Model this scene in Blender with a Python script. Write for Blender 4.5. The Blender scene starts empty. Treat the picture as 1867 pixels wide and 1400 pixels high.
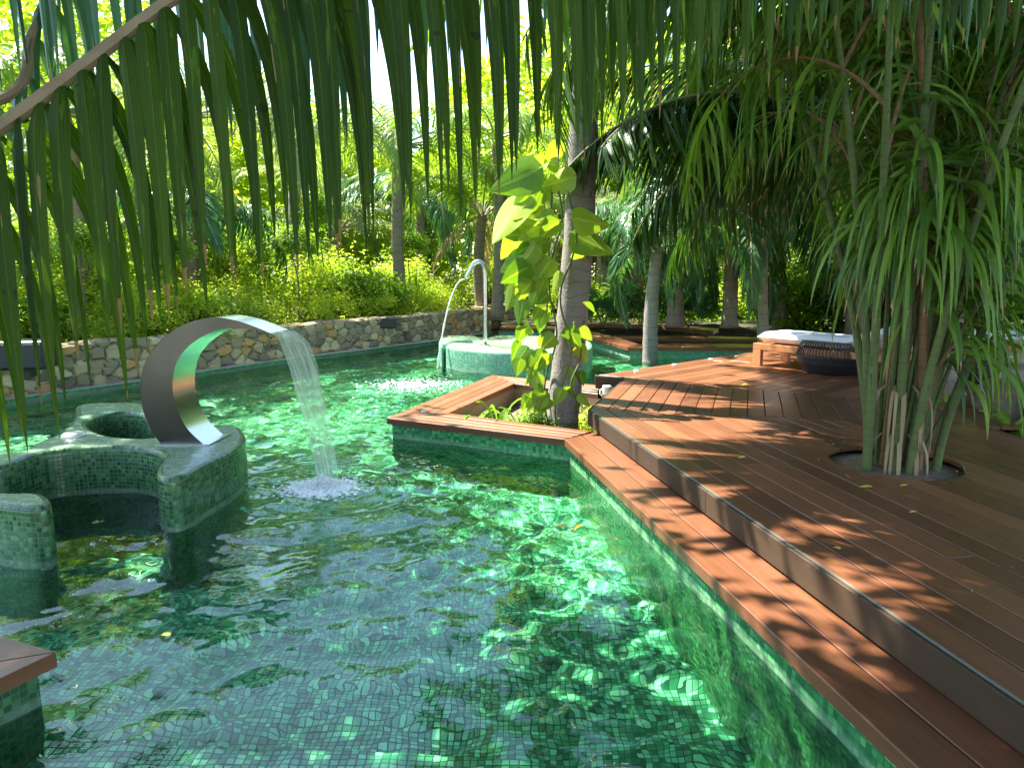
import bpy, bmesh, math, random
import numpy as np
from mathutils import Vector, Matrix
from mathutils.geometry import tessellate_polygon
R = math.radians
random.seed(7); rng = np.random.default_rng(7)
S = bpy.context.scene
C = S.collection

# ------------------------------------------------------------------ camera
FPX, HZ, CAMH = 1300.0, 488.0, 1.4
PITCH = math.atan((700 - HZ) / FPX)
cam = bpy.data.objects.new('camera', bpy.data.cameras.new('camera')); C.objects.link(cam)
cam.location = (0, 0, CAMH); cam.rotation_euler = (math.pi/2 - PITCH, 0, 0)
cam.data.sensor_width = 36; cam.data.lens = 36*FPX/1867; cam.data.clip_end = 500; cam.data.clip_start = 0.05
S.camera = cam
# ------------------------------------------------------------------ light
SUN = Vector((-0.50, 0.34, 0.95)).normalized()
el = math.asin(SUN.z); az = math.atan2(SUN.x, SUN.y)
w = bpy.data.worlds.new('World'); S.world = w; w.use_nodes = True
nt = w.node_tree; bg = nt.nodes['Background']
sky = nt.nodes.new('ShaderNodeTexSky'); sky.sky_type = 'NISHITA'; sky.sun_disc = False
sky.sun_elevation = el; sky.sun_rotation = az; sky.dust_density = 0.6; sky.air_density = 1.0
nt.links.new(sky.outputs[0], bg.inputs[0]); bg.inputs[1].default_value = 0.13
ld = bpy.data.lights.new('sun', 'SUN'); ld.energy = 5; ld.angle = R(0.5); ld.color = (1, .95, .86)
sun = bpy.data.objects.new('sun', ld); C.objects.link(sun)
sun.rotation_euler = SUN.to_track_quat('Z', 'Y').to_euler(); sun.location = (-10, 6, 20)
S.view_settings.view_transform = 'Standard'; S.view_settings.look = 'None'
S.view_settings.exposure = 2.4; S.view_settings.gamma = 1
cy = S.cycles
cy.max_bounces = 12; cy.diffuse_bounces = 4; cy.glossy_bounces = 3; cy.transmission_bounces = 8; cy.transparent_max_bounces = 10
cy.caustics_reflective = False; cy.caustics_refractive = True; cy.sample_clamp_indirect = 6; cy.blur_glossy = 0.5
cy.use_denoising = True
try: cy.denoiser = 'OPENIMAGEDENOISE'
except Exception: pass

# ------------------------------------------------------------------ pixel -> world
cP, sP = math.cos(PITCH), math.sin(PITCH)
def ray(px, py):
    u = (700 - py)/FPX
    return Vector(((px - 933.5)/FPX, cP + sP*u, -sP + cP*u))
def at(px, py, z=0.0):
    d = ray(px, py); t = (z - CAMH)/d.z
    return Vector((d.x*t, d.y*t, z))
def atd(px, py, y):
    d = ray(px, py); t = y/d.y
    return Vector((d.x*t, y, CAMH + d.z*t))
def a2(px, py, z=0.0):
    p = at(px, py, z); return (p.x, p.y)

# ------------------------------------------------------------------ tagging
def tag(o, label=None, cat=None, group=None, kind=None):
    if label: o['label'] = label
    if cat: o['category'] = cat
    if group: o['group'] = group
    if kind: o['kind'] = kind
    return o
def thing(name, label, cat, loc=(0, 0, 0), rz=0, group=None):
    o = bpy.data.objects.new(name, None); C.objects.link(o)
    o.location = loc; o.rotation_euler = (0, 0, rz); o.empty_display_size = .1
    return tag(o, label, cat, group)
def mesh(name, verts, faces, mats, parent=None, mi=None, col=None, uv=None, smooth=False):
    me = bpy.data.meshes.new(name)
    me.from_pydata([tuple(v) for v in verts], [], faces)
    for m in (mats if isinstance(mats, (list, tuple)) else [mats]): me.materials.append(m)
    if mi is not None: me.polygons.foreach_set('material_index', mi)
    if col is not None:
        a = me.color_attributes.new('col', 'FLOAT_COLOR', 'POINT')
        c4 = np.ones((len(verts), 4), np.float32); c4[:, :3] = np.asarray(col, np.float32).reshape(-1, 3)
        a.data.foreach_set('color', c4.ravel())
    if uv is not None:
        l = me.uv_layers.new(name='UVMap')
        vi = np.zeros(len(me.loops), np.int32); me.loops.foreach_get('vertex_index', vi)
        if len(uv) == len(me.loops) and len(uv) != len(verts): l.data.foreach_set('uv', np.asarray(uv, np.float32).ravel())
        else: l.data.foreach_set('uv', np.asarray(uv, np.float32)[vi].ravel())
    if smooth: me.polygons.foreach_set('use_smooth', [True]*len(me.polygons))
    me.update()
    o = bpy.data.objects.new(name, me); C.objects.link(o)
    if parent: o.parent = parent
    return o
def link_mesh(name, me, parent, loc=(0,0,0), rot=(0,0,0), sc=1):
    o = bpy.data.objects.new(name, me); C.objects.link(o); o.parent = parent
    o.location = loc; o.rotation_euler = rot
    o.scale = (sc, sc, sc) if not hasattr(sc, '__len__') else sc
    return o
class MB:
    def __init__(s): s.v = []; s.f = []; s.m = []; s.c = []; s.uv = []
    def add(s, vs, fs, mi=0, c=(.5, .5, .5), uv=None):
        n = len(s.v); s.v += [tuple(v) for v in vs]
        s.f += [tuple(i + n for i in f) for f in fs]; s.m += [mi]*len(fs)
        s.c += (list(c) if hasattr(c[0], '__len__') else [c]*len(vs))
        s.uv += (uv if uv is not None else [(v[0], v[1]) for v in vs])
    def box(s, a, b, mi=0, c=(.5,.5,.5), M=None):
        vs = [Vector((x, y, z)) for z in (a[2], b[2]) for y in (a[1], b[1]) for x in (a[0], b[0])]
        if M: vs = [M @ v for v in vs]
        s.add(vs, [(0,2,3,1),(4,5,7,6),(0,1,5,4),(2,6,7,3),(0,4,6,2),(1,3,7,5)], mi, c)
    def prism(s, poly, z0, z1, mi=0, c=(.5,.5,.5), bev=0.0):
        n = len(poly)
        if bev and n >= 3:
            cx = sum(p[0] for p in poly)/n; cy_ = sum(p[1] for p in poly)/n
            ins = inset(poly, bev)
            vs = [(p[0], p[1], z0) for p in poly] + [(p[0], p[1], z1-bev) for p in poly] + [(p[0], p[1], z1) for p in ins]
            fs = [tuple(range(n-1, -1, -1)), tuple(range(2*n, 3*n))]
            for k in (0, 1):
                for i in range(n):
                    j = (i+1) % n; fs.append((k*n+i, k*n+j, (k+1)*n+j, (k+1)*n+i))
        else:
            vs = [(p[0], p[1], z0) for p in poly] + [(p[0], p[1], z1) for p in poly]
            fs = [tuple(range(n-1, -1, -1)), tuple(range(n, 2*n))]
            for i in range(n):
                j = (i+1) % n; fs.append((i, j, n+j, n+i))
        s.add(vs, fs, mi, c)
    def tube(s, pts, rad, n=8, mi=0, c=(.5,.5,.5), cap=True):
        pts = [Vector(p) for p in pts]; rr = rad if hasattr(rad, '__len__') else [rad]*len(pts)
        vs = []; cc = []; prev = None
        for i, p in enumerate(pts):
            t = (pts[min(i+1, len(pts)-1)] - pts[max(i-1, 0)]).normalized()
            if prev is None: x = t.orthogonal().normalized()
            else:
                x = (prev - t*prev.dot(t));
                x = x.normalized() if x.length > 1e-6 else t.orthogonal().normalized()
            prev = x; y = t.cross(x)
            for k in range(n):
                a = 2*math.pi*k/n; vs.append(p + (x*math.cos(a) + y*math.sin(a))*rr[i])
        fs = []
        for i in range(len(pts)-1):
            for k in range(n):
                k2 = (k+1) % n; fs.append((i*n+k, i*n+k2, (i+1)*n+k2, (i+1)*n+k))
        if cap: fs.append(tuple(range(n-1, -1, -1))); fs.append(tuple((len(pts)-1)*n + k for k in range(n)))
        s.add(vs, fs, mi, c)
    def lathe(s, prof, n=24, mi=0, c=(.5,.5,.5), o=(0,0,0)):
        vs = []; fs = []
        for r, z in prof:
            for k in range(n):
                a = 2*math.pi*k/n; vs.append((o[0]+r*math.cos(a), o[1]+r*math.sin(a), o[2]+z))
        for i in range(len(prof)-1):
            for k in range(n):
                k2 = (k+1) % n; fs.append((i*n+k, i*n+k2, (i+1)*n+k2, (i+1)*n+k))
        fs.append(tuple(range(n-1, -1, -1))); fs.append(tuple((len(prof)-1)*n+k for k in range(n)))
        s.add(vs, fs, mi, c)
    def build(s, name, mats, parent=None, smooth=False, bevel=0):
        o = mesh(name, s.v, s.f, mats, parent, s.m, s.c, s.uv, smooth)
        if bevel:
            b = o.modifiers.new('bevel', 'BEVEL'); b.width = bevel; b.segments = 2; b.limit_method = 'ANGLE'
        return o
def area2(p): return sum(p[i][0]*p[(i+1) % len(p)][1] - p[(i+1) % len(p)][0]*p[i][1] for i in range(len(p)))
def ccw(p): return list(p) if area2(p) > 0 else list(p)[::-1]
def inset(poly, d):
    n = len(poly); out = []
    for i in range(n):
        p0, p1, p2 = Vector(poly[i-1][:2]), Vector(poly[i][:2]), Vector(poly[(i+1) % n][:2])
        e1 = (p1-p0); e2 = (p2-p1)
        if e1.length < 1e-9 or e2.length < 1e-9: out.append((p1.x, p1.y)); continue
        e1.normalize(); e2.normalize()
        n1 = Vector((-e1.y, e1.x)); n2 = Vector((-e2.y, e2.x)); m = n1+n2
        k = max(m.length_squared/2, .35)
        p = p1 + m*(d/k); out.append((p.x, p.y))
    return out
def clip(poly, p, nrm):
    """keep the side where (q-p).nrm >= 0"""
    out = []; n = len(poly)
    for i in range(n):
        a, b = poly[i], poly[(i+1) % n]
        da = (a[0]-p[0])*nrm[0] + (a[1]-p[1])*nrm[1]; db = (b[0]-p[0])*nrm[0] + (b[1]-p[1])*nrm[1]
        if da >= 0: out.append(a)
        if (da >= 0) != (db >= 0):
            t = da/(da-db); out.append((a[0]+(b[0]-a[0])*t, a[1]+(b[1]-a[1])*t))
    return out
def smooth_loop(pts, k=6):
    n = len(pts); out = []
    for i in range(n):
        p = [Vector(pts[(i+j) % n][:2]) for j in (-1, 0, 1, 2)]
        for s in range(k):
            t = s/k
            q = .5*((2*p[1]) + (p[2]-p[0])*t + (2*p[0]-5*p[1]+4*p[2]-p[3])*t*t + (3*p[1]-p[0]-3*p[2]+p[3])*t**3)
            out.append((q.x, q.y))
    return out
def smooth_path(pts, k=6):
    P = [Vector(p) for p in pts]; P = [2*P[0]-P[1]] + P + [2*P[-1]-P[-2]]; out = []
    for i in range(1, len(P)-2):
        p = P[i-1:i+3]
        for s in range(k):
            t = s/k
            out.append(.5*((2*p[1]) + (p[2]-p[0])*t + (2*p[0]-5*p[1]+4*p[2]-p[3])*t*t + (3*p[1]-p[0]-3*p[2]+p[3])*t**3))
    out.append(P[-2]); return out

# ------------------------------------------------------------------ materials
class NT:
    def __init__(s, name):
        s.m = bpy.data.materials.new(name); s.m.use_nodes = True; s.t = s.m.node_tree
        s.p = s.t.nodes['Principled BSDF']; s.out = s.t.nodes['Material Output']
    def n(s, typ, ins=None, **kw):
        nd = s.t.nodes.new('ShaderNode'+typ)
        for k, v in kw.items(): setattr(nd, k, v)
        for k, v in (ins or {}).items():
            if isinstance(v, bpy.types.NodeSocket): s.t.links.new(v, nd.inputs[k])
            else: nd.inputs[k].default_value = v
        return nd
    def math(s, op, a, b=0.0, c=None):
        i = {0: a, 1: b}
        if c is not None: i[2] = c
        return s.n('Math', i, operation=op).outputs[0]
    def mix(s, f, a, b, mode='MIX'):
        nd = s.t.nodes.new('ShaderNodeMix'); nd.data_type = 'RGBA'; nd.blend_type = mode
        for k, v in ((0, f), (6, a), (7, b)):
            if isinstance(v, bpy.types.NodeSocket): s.t.links.new(v, nd.inputs[k])
            else: nd.inputs[k].default_value = (*v, 1) if (hasattr(v, '__len__') and len(v) == 3) else v
        return nd.outputs[2]
    def ramp(s, fac, stops, interp='LINEAR'):
        nd = s.n('ValToRGB', {0: fac}); cr = nd.color_ramp; cr.interpolation = interp
        while len(cr.elements) < len(stops): cr.elements.new(.5)
        for e, (p, c) in zip(cr.elements, stops): e.position = p; e.color = (*c, 1) if len(c) == 3 else c
        return nd.outputs[0]
    def noise(s, scale, detail=4, vec=None, rough=.55, dist=0):
        i = {'Scale': scale, 'Detail': detail, 'Roughness': rough, 'Distortion': dist}
        if vec is not None: i['Vector'] = vec
        return s.n('TexNoise', i)
    def bump(s, h, strength, dist=.01):
        b = s.n('Bump', {'Height': h, 'Strength': strength, 'Distance': dist})
        s.t.links.new(b.outputs[0], s.p.inputs['Normal']); return b
    def set(s, **kw):
        for k, v in kw.items():
            k = k.replace('_', ' ')
            if isinstance(v, bpy.types.NodeSocket): s.t.links.new(v, s.p.inputs[k])
            else: s.p.inputs[k].default_value = (*v, 1) if (hasattr(v, '__len__') and len(v) == 3) else v
        return s
def leaf_mat(name, dark, light, brown=(.30, .19, .09), btip=.97, trans=.4, rough=.38, tsat=(1.25, 1.35, .45), spots=0.0, vein=0, streak=0):
    t = NT(name)
    a = t.n('Attribute', attribute_name='col'); sp = t.n('SeparateColor', {0: a.outputs[0]})
    oi = t.n('ObjectInfo')
    r = t.math('FRACT', t.math('ADD', sp.outputs[0], t.math('MULTIPLY', oi.outputs['Random'], .37)))
    base = t.mix(r, dark, light)
    nz = t.noise(9, 3).outputs[0]
    base = t.mix(t.math('MULTIPLY', nz, .5), base, tuple(x*.55 for x in dark))
    if vein:
        v = t.math('ABSOLUTE', t.math('SUBTRACT', sp.outputs[2], .5))
        base = t.mix(t.math('MULTIPLY', t.math('LESS_THAN', v, .05), vein), base, tuple(min(1, x*2.0) for x in light))
    thr = t.math('SUBTRACT', btip+.10, t.math('MULTIPLY', t.math('FRACT', t.math('MULTIPLY', sp.outputs[0], 7.3)), .20))
    bf = t.math('GREATER_THAN', t.math('ADD', sp.outputs[1], t.math('MULTIPLY', t.math('SUBTRACT', nz, .5), .12)), thr)
    base = t.mix(bf, base, brown)
    if streak:
        pl_ = t.math('SINE', t.math('MULTIPLY', sp.outputs[2], 44.0))
        base = t.mix(t.math('MULTIPLY', t.math('ADD', pl_, 1.0), .14), base, tuple(x*.4 for x in dark))
        t.bump(pl_, .25, .003)
        sv = t.n('CombineXYZ', {0: t.math('MULTIPLY', sp.outputs[2], 2.5), 1: t.math('MULTIPLY', sp.outputs[1], 4.0), 2: t.math('MULTIPLY', sp.outputs[0], 50.0)}).outputs[0]
        sn = t.noise(1.0, 3, sv).outputs[0]
        base = t.mix(t.math('MULTIPLY', t.math('GREATER_THAN', sn, .69), streak), base, (.40, .24, .12))
        base = t.mix(t.math('MULTIPLY', t.math('LESS_THAN', sn, .36), .4), base, tuple(min(1, x*1.7) for x in light))
    if spots:
        v = t.noise(38, 2).outputs[0]
        base = t.mix(t.math('MULTIPLY', t.math('GREATER_THAN', v, .70), spots), base, (.03, .025, .01))
    t.set(Base_Color=base, Roughness=rough, Specular_IOR_Level=.3)
    tr = t.n('BsdfTranslucent', {'Color': t.mix(1.0, base, (*tsat, 1), 'MULTIPLY')})
    mx = t.n('MixShader', {0: trans, 1: t.p.outputs[0], 2: tr.outputs[0]})
    t.t.links.new(mx.outputs[0], t.out.inputs[0])
    return t.m
def tile_mat(name, c1, c2, c3, grout, size=.032, use_uv=True, rough=.18, gw=.06):
    t = NT(name)
    co = t.n('UVMap').outputs[0] if use_uv else t.n('NewGeometry').outputs['Position']
    sc = t.n('VectorMath', {0: co, 1: (1/size, 1/size, 0 if not use_uv else 1/size)}, operation='MULTIPLY').outputs[0]
    fl = t.n('VectorMath', {0: sc}, operation='FLOOR').outputs[0]
    fr = t.n('VectorMath', {0: sc}, operation='FRACTION').outputs[0]
    wn = t.n('TexWhiteNoise', {0: fl}, noise_dimensions='2D')
    big = t.noise(1.3, 3, co).outputs[0]
    fac = t.math('ADD', t.math('MULTIPLY', wn.outputs[0], .8), t.math('MULTIPLY', big, .25))
    base = t.ramp(fac, [(0.05, c1), (.45, c2), (.8, c3), (1.0, tuple(min(1, x*1.5) for x in c3))])
    sx = t.n('SeparateXYZ', {0: fr})
    ex = t.math('MINIMUM', sx.outputs[0], t.math('SUBTRACT', 1.0, sx.outputs[0]))
    ey = t.math('MINIMUM', sx.outputs[1], t.math('SUBTRACT', 1.0, sx.outputs[1]))
    e = t.math('MINIMUM', ex, ey)
    g = t.math('LESS_THAN', e, gw)
    t.set(Base_Color=t.mix(g, base, grout), Roughness=t.math('ADD', rough, t.math('MULTIPLY', g, .5)))
    if use_uv:
        zz = t.n('SeparateXYZ', {0: t.n('NewGeometry').outputs['Position']}).outputs[2]
        ln = t.math('SUBTRACT', 1.0, t.math('MINIMUM', t.math('MULTIPLY', t.math('ABSOLUTE', t.math('ADD', zz, .37)), 28.0), 1.0))
        ln = t.math('MULTIPLY', t.math('MULTIPLY', ln, t.noise(9, 4).outputs[0]), .55)
        prev = t.p.inputs['Base Color'].links[0].from_socket
        t.t.links.new(t.mix(ln, prev, (.42, .44, .36)), t.p.inputs['Base Color'])
    h = t.math('ADD', t.math('MINIMUM', t.math('MULTIPLY', e, 8.0), 1.0), t.math('MULTIPLY', wn.outputs[0], .5))
    t.bump(h, .45, .003)
    return t.m
def wood_mat(name, c1, c2, rough=.32, warm=1.0):
    t = NT(name)
    a = t.n('Attribute', attribute_name='col'); sp = t.n('SeparateColor', {0: a.outputs[0]})
    pos = t.n('NewGeometry').outputs['Position']
    ang = t.math('MULTIPLY', sp.outputs[1], math.pi)
    rot = t.n('VectorRotate', {'Vector': pos, 'Angle': ang}, rotation_type='Z_AXIS').outputs[0]
    st = t.n('VectorMath', {0: rot, 1: (40, 2.2, 40)}, operation='MULTIPLY').outputs[0]
    st2 = t.n('VectorMath', {0: st, 1: t.n('CombineXYZ', {0: t.math('MULTIPLY', sp.outputs[0], 90), 1: t.math('MULTIPLY', sp.outputs[0], 40)}).outputs[0]}, operation='ADD').outputs[0]
    gr = t.noise(1.0, 5, st2, .6, .6).outputs[0]
    f = t.math('ADD', t.math('MULTIPLY', gr, .7), t.math('MULTIPLY', sp.outputs[0], .45))
    base = t.ramp(f, [(.2, c1), (.85, c2)])
    wear = t.noise(2.3, 5, pos, .65).outputs[0]
    base = t.mix(t.math('MULTIPLY', t.math('SMOOTH_MIN', wear, .62, .1), .30), base, tuple(min(1, x*1.1+.015) for x in c2))
    sc = t.noise(14, 4, pos, .7, 1.5).outputs[0]
    base = t.mix(t.math('MULTIPLY', t.math('GREATER_THAN', sc, .66), .25), base, (.20, .15, .12))
    t.set(Base_Color=base, Roughness=t.math('ADD', rough-.08, t.math('MULTIPLY', wear, .28)), Specular_IOR_Level=.4)
    t.bump(gr, .25, .002)
    return t.m
def simple(name, col, rough=.5, metal=0, nz=0, nscale=8, bump=0, spec=.5):
    t = NT(name)
    c = col
    if nz:
        n_ = t.noise(nscale, 5)
        c = t.mix(n_.outputs[0], tuple(x*(1-nz) for x in col), tuple(min(1, x*(1+nz)) for x in col))
        if bump: t.bump(n_.outputs[0], bump, .02)
    t.set(Base_Color=c, Roughness=rough, Metallic=metal, Specular_IOR_Level=spec)
    return t.m
M = {}
M['deck'] = wood_mat('deck_wood', (.052, .020, .008), (.23, .090, .040), .28)
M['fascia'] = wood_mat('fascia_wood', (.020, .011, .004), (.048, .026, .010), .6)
M['teak'] = wood_mat('teak', (.33, .13, .045), (.50, .22, .08), .45)
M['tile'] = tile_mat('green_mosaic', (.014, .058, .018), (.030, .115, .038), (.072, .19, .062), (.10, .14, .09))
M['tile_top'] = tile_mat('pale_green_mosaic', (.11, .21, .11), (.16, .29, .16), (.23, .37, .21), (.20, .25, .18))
M['tile_far'] = tile_mat('mid_green_mosaic', (.05, .18, .11), (.07, .23, .14), (.12, .32, .20), (.28, .45, .34))
M['tile_floor'] = tile_mat('pool_mosaic', (.008, .085, .035), (.035, .32, .13), (.17, .60, .32), (.012, .07, .034), .034, False, gw=.07)
M['tile_pool'] = tile_mat('pool_wall_mosaic', (.012, .11, .03), (.03, .21, .06), (.08, .33, .11), (.03, .09, .04), .032)
M['steel'] = simple('brushed_steel', (.62, .63, .63), .22, 1.0, .08, 30)
M['dark_steel'] = simple('dark_steel', (.11, .11, .10), .26, .85, .25, 5)
M['black'] = simple('black_plastic', (.012, .012, .014), .35)
M['wicker'] = simple('black_wicker', (.018, .018, .02), .4, 0, .3, 60, .3)
M['cushion'] = simple('white_cushion', (.78, .78, .80), .9, 0, .05, 12, .15)
M['white'] = simple('white_plastic', (.78, .78, .75), .4)
M['soil'] = simple('soil', (.17, .11, .065), .95, 0, .6, 9, .8)
M['render'] = simple('planter_plaster', (.34, .27, .18), .9, 0, .4, 5, .4)
M['kerb'] = simple('kerb_cement', (.42, .40, .35), .85, 0, .35, 6, .5)
M['pave'] = simple('pink_paving', (.50, .38, .31), .8, 0, .2, 3, .2)
M['rock'] = simple('boulder_stone', (.13, .095, .065), .9, 0, .55, 5, .9)
M['trim'] = simple('edge_trim', (.22, .22, .17), .3, .5)
M['disc'] = simple('lamp_disc', (.62, .62, .58), .35, .4)
def ground_mat():
    t = NT('leaf_litter'); n1 = t.noise(3, 6).outputs[0]; n2 = t.n('TexVoronoi', {'Scale': 14.0})
    b = t.ramp(n1, [(.3, (.03, .035, .012)), (.55, (.07, .055, .03)), (.8, (.06, .09, .02))])
    b = t.mix(.4, b, n2.outputs['Color'], 'MULTIPLY')
    t.set(Base_Color=b, Roughness=.95); t.bump(n2.outputs[0], .7, .05); return t.m
M['ground'] = ground_mat()
def stone_mat():
    t = NT('rubble_stone'); a = t.n('Attribute', attribute_name='col'); sp = t.n('SeparateColor', {0: a.outputs[0]})
    b = t.ramp(sp.outputs[0], [(0, (.28, .22, .155)), (.28, (.46, .36, .24)), (.45, (.32, .245, .165)), (.6, (.52, .30, .13)), (.75, (.58, .46, .30)), (.9, (.17, .14, .11))], 'CONSTANT')
    n1 = t.noise(14, 6).outputs[0]
    b = t.mix(n1, t.mix(1.0, b, (.5, .5, .5), 'MULTIPLY'), t.mix(1.0, b, (1.5, 1.45, 1.35), 'MULTIPLY'))
    b = t.mix(sp.outputs[1], (.09, .08, .065), b)
    t.set(Base_Color=b, Roughness=.85); t.bump(n1, .6, .02); return t.m
M['stone'] = stone_mat()
def trunk_mat(name, c1, c2, rings=26, dark=(.05,.04,.03)):
    t = NT(name); tc = t.n('TexCoord').outputs['Object']
    z = t.n('SeparateXYZ', {0: tc}).outputs[2]
    nz = t.noise(5, 5, tc).outputs[0]; fine = t.noise(40, 4, tc).outputs[0]
    r = t.math('FRACT', t.math('ADD', t.math('MULTIPLY', z, rings/2), t.math('MULTIPLY', nz, 1.6)))
    ring = t.math('LESS_THAN', r, .10)
    b = t.mix(nz, c1, c2); b = t.mix(t.math('MULTIPLY', fine, .5), b, dark)
    b = t.mix(t.math('MULTIPLY', ring, .45), b, dark)
    st = t.noise(3.0, 3, t.n('VectorMath', {0: tc, 1: (9, 9, 2.2)}, operation='MULTIPLY').outputs[0]).outputs[0]
    b = t.mix(t.math('MULTIPLY', t.math('GREATER_THAN', st, .66), .7), b, dark)
    t.set(Base_Color=b, Roughness=.85); t.bump(t.math('ADD', t.math('MULTIPLY', fine, .6), t.math('MULTIPLY', r, .5)), .6, .012)
    return t.m
M['bark'] = trunk_mat('palm_bark', (.16, .135, .115), (.34, .31, .28), 16)
M['bark_dark'] = trunk_mat('dark_palm_bark', (.20, .15, .10), (.36, .29, .21), 10)
M['fibre'] = trunk_mat('fibrous_bark', (.22, .11, .05), (.38, .21, .10), 24)
M['cane_g'] = trunk_mat('green_cane', (.055, .10, .018), (.17, .22, .05), 30)
M['cane_b'] = trunk_mat('brown_cane', (.20, .10, .035), (.34, .18, .075), 16)
M['twig'] = simple('twig', (.16, .11, .07), .9, 0, .3, 20)
M['rachis'] = simple('rachis', (.30, .27, .14), .5, 0, .3, 10)
M['rachis_b'] = simple('brown_rachis', (.24, .17, .085), .7, 0, .4, 25, .4)
M['lf_front'] = leaf_mat('front_palm_leaf', (.028, .062, .003), (.095, .155, .010), (.34, .18, .09), .985, .52, .60, (1.2, 1.5, .35), .7, .2, .8)
M['lf_teal'] = leaf_mat('shaded_palm_leaf', (.045, .13, .045), (.11, .25, .10), (.34, .22, .10), .98, .35, .30)
M['lf_shady'] = leaf_mat('deep_green_leaf', (.022, .07, .012), (.085, .19, .028), (.40, .27, .12), .97, .35, .35)
M['lf_palm'] = leaf_mat('palm_leaf', (.055, .14, .015), (.27, .44, .060), (.40, .27, .12), .97, .40, .35)
M['lf_lime'] = leaf_mat('lime_palm_leaf', (.18, .30, .035), (.36, .48, .09), (.45, .32, .14), .97, .45, .4)
M['lf_grey'] = leaf_mat('pale_palm_leaf', (.22, .30, .12), (.42, .50, .24), (.45, .32, .14), .95, .4, .45)
M['lf_bush'] = leaf_mat('bush_leaf', (.32, .44, .03), (.60, .66, .09), (.45, .38, .08), .99, .6, .45)
M['lf_bush2'] = leaf_mat('green_bush_leaf', (.14, .27, .025), (.34, .48, .06), (.45, .38, .08), .99, .55, .45)
M['lf_dark'] = leaf_mat('dark_tree_leaf', (.025, .06, .015), (.07, .13, .03), (.3, .2, .1), .99, .35, .4)
M['lf_dead'] = leaf_mat('dead_frond', (.40, .27, .15), (.55, .40, .24), (.4, .25, .12), .99, .3, .7, (1, .9, .7))
M['lf_pothos'] = leaf_mat('pothos_leaf', (.11, .27, .025), (.46, .60, .09), (.4, .3, .1), 1.2, .5, .28, (1.2, 1.15, .3), 0, .22)
M['lf_yellow'] = leaf_mat('fallen_leaf', (.75, .55, .08), (.85, .70, .15), (.5, .3, .1), 1.2, .2, .5, (1, 1, .6))
def water_mat():
    t = NT('pool_water'); t.t.nodes.remove(t.p)
    g = t.n('BsdfGlass', {'Color': (.88, 1.0, .90, 1), 'Roughness': 0.0, 'IOR': 1.33})
    t.t.links.new(g.outputs[0], t.out.inputs[0]); return t.m
M['water'] = water_mat()
def fall_mat(name, dens, col=(.86, .93, .86)):
    t = NT(name); uv = t.n('UVMap').outputs[0]
    st = t.n('VectorMath', {0: uv, 1: (22, 1.1, 1)}, operation='MULTIPLY').outputs[0]
    n1 = t.noise(1.0, 2, st, .5).outputs[0]
    t.set(Base_Color=col, Roughness=.06, IOR=1.33)
    t.p.inputs['Specular IOR Level'].default_value = 1.0
    t.bump(n1, .6, .02)
    tr = t.n('BsdfTransparent', {0: (.93, 1.0, .90, 1)})
    f = t.math('MULTIPLY', t.math('POWER', n1, 1.8), dens)
    mx = t.n('MixShader', {0: f, 1: tr.outputs[0], 2: t.p.outputs[0]})
    t.t.links.new(mx.outputs[0], t.out.inputs[0]); return t.m
M['fall'] = fall_mat('falling_water', 1.0)
M['foam'] = simple('foam', (.95, .96, .96), .5)

# ------------------------------------------------------------------ layout
WZ, CZ, FZ = -0.39, -0.17, -1.35          # water, coping top, pool floor
dA = Vector((-.185, 1.0132)).normalized(); dB = Vector((.3365, 1.0132)).normalized()
aC = R(47.1); dC = Vector((math.sin(aC), math.cos(aC)))
K0 = Vector(a2(1075.5, 746.8)); K1 = Vector(a2(1143, 688)); K2 = Vector(a2(1087, 684))
M1 = (Vector(a2(1520, 765)) - K0).normalized(); M2 = (Vector(a2(1486, 720)) - K1).normalized()
def perp(d): return Vector((d.y, -d.x))   # to the right of d
P2 = Vector(a2(1029, 800.5, CZ)); P1 = Vector(a2(704.5, 762, CZ)); P3 = Vector(a2(898, 683.5, CZ)); P4 = Vector(a2(1092, 702, CZ))
Pi1 = Vector(a2(818, 753, CZ)); Pi2 = Vector(a2(938, 699, CZ)); Pi3 = Vector(a2(1078, 786, CZ)); Pi4 = Vector(a2(1090, 718, CZ))
N0 = P2 - dA*(P2.y + 1.0); Nf = K0 - dA*(K0.y + 1.0)
T = lambda p: (p[0], p[1])

def band(outer, inner, nb, z1, th, gap=.007, ang=None, mb=None, bev=.004):
    """timber boards that follow the strip between two poly-lines"""
    mb = mb or MB()
    for i in range(len(outer)-1):
        for k in range(nb):
            o0, o1, i0, i1 = Vector(outer[i]), Vector(outer[i+1]), Vector(inner[i]), Vector(inner[i+1])
            wd = (i0-o0).length; g = gap/max(wd, .1)
            f0 = k/nb + (g/2 if k else 0); f1 = (k+1)/nb - (g/2 if k < nb-1 else 0)
            q = [o0.lerp(i0, f0), o1.lerp(i1, f0), o1.lerp(i1, f1), o0.lerp(i0, f1)]
            d = (o1-o0).normalized(); a = (math.atan2(d.x, d.y) % math.pi)/math.pi
            q = inset(ccw([T(x) for x in q]), .0015)
            mb.prism(q, z1-th, z1, 0, (random.random(), a, 0), bev)
    return mb

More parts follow.
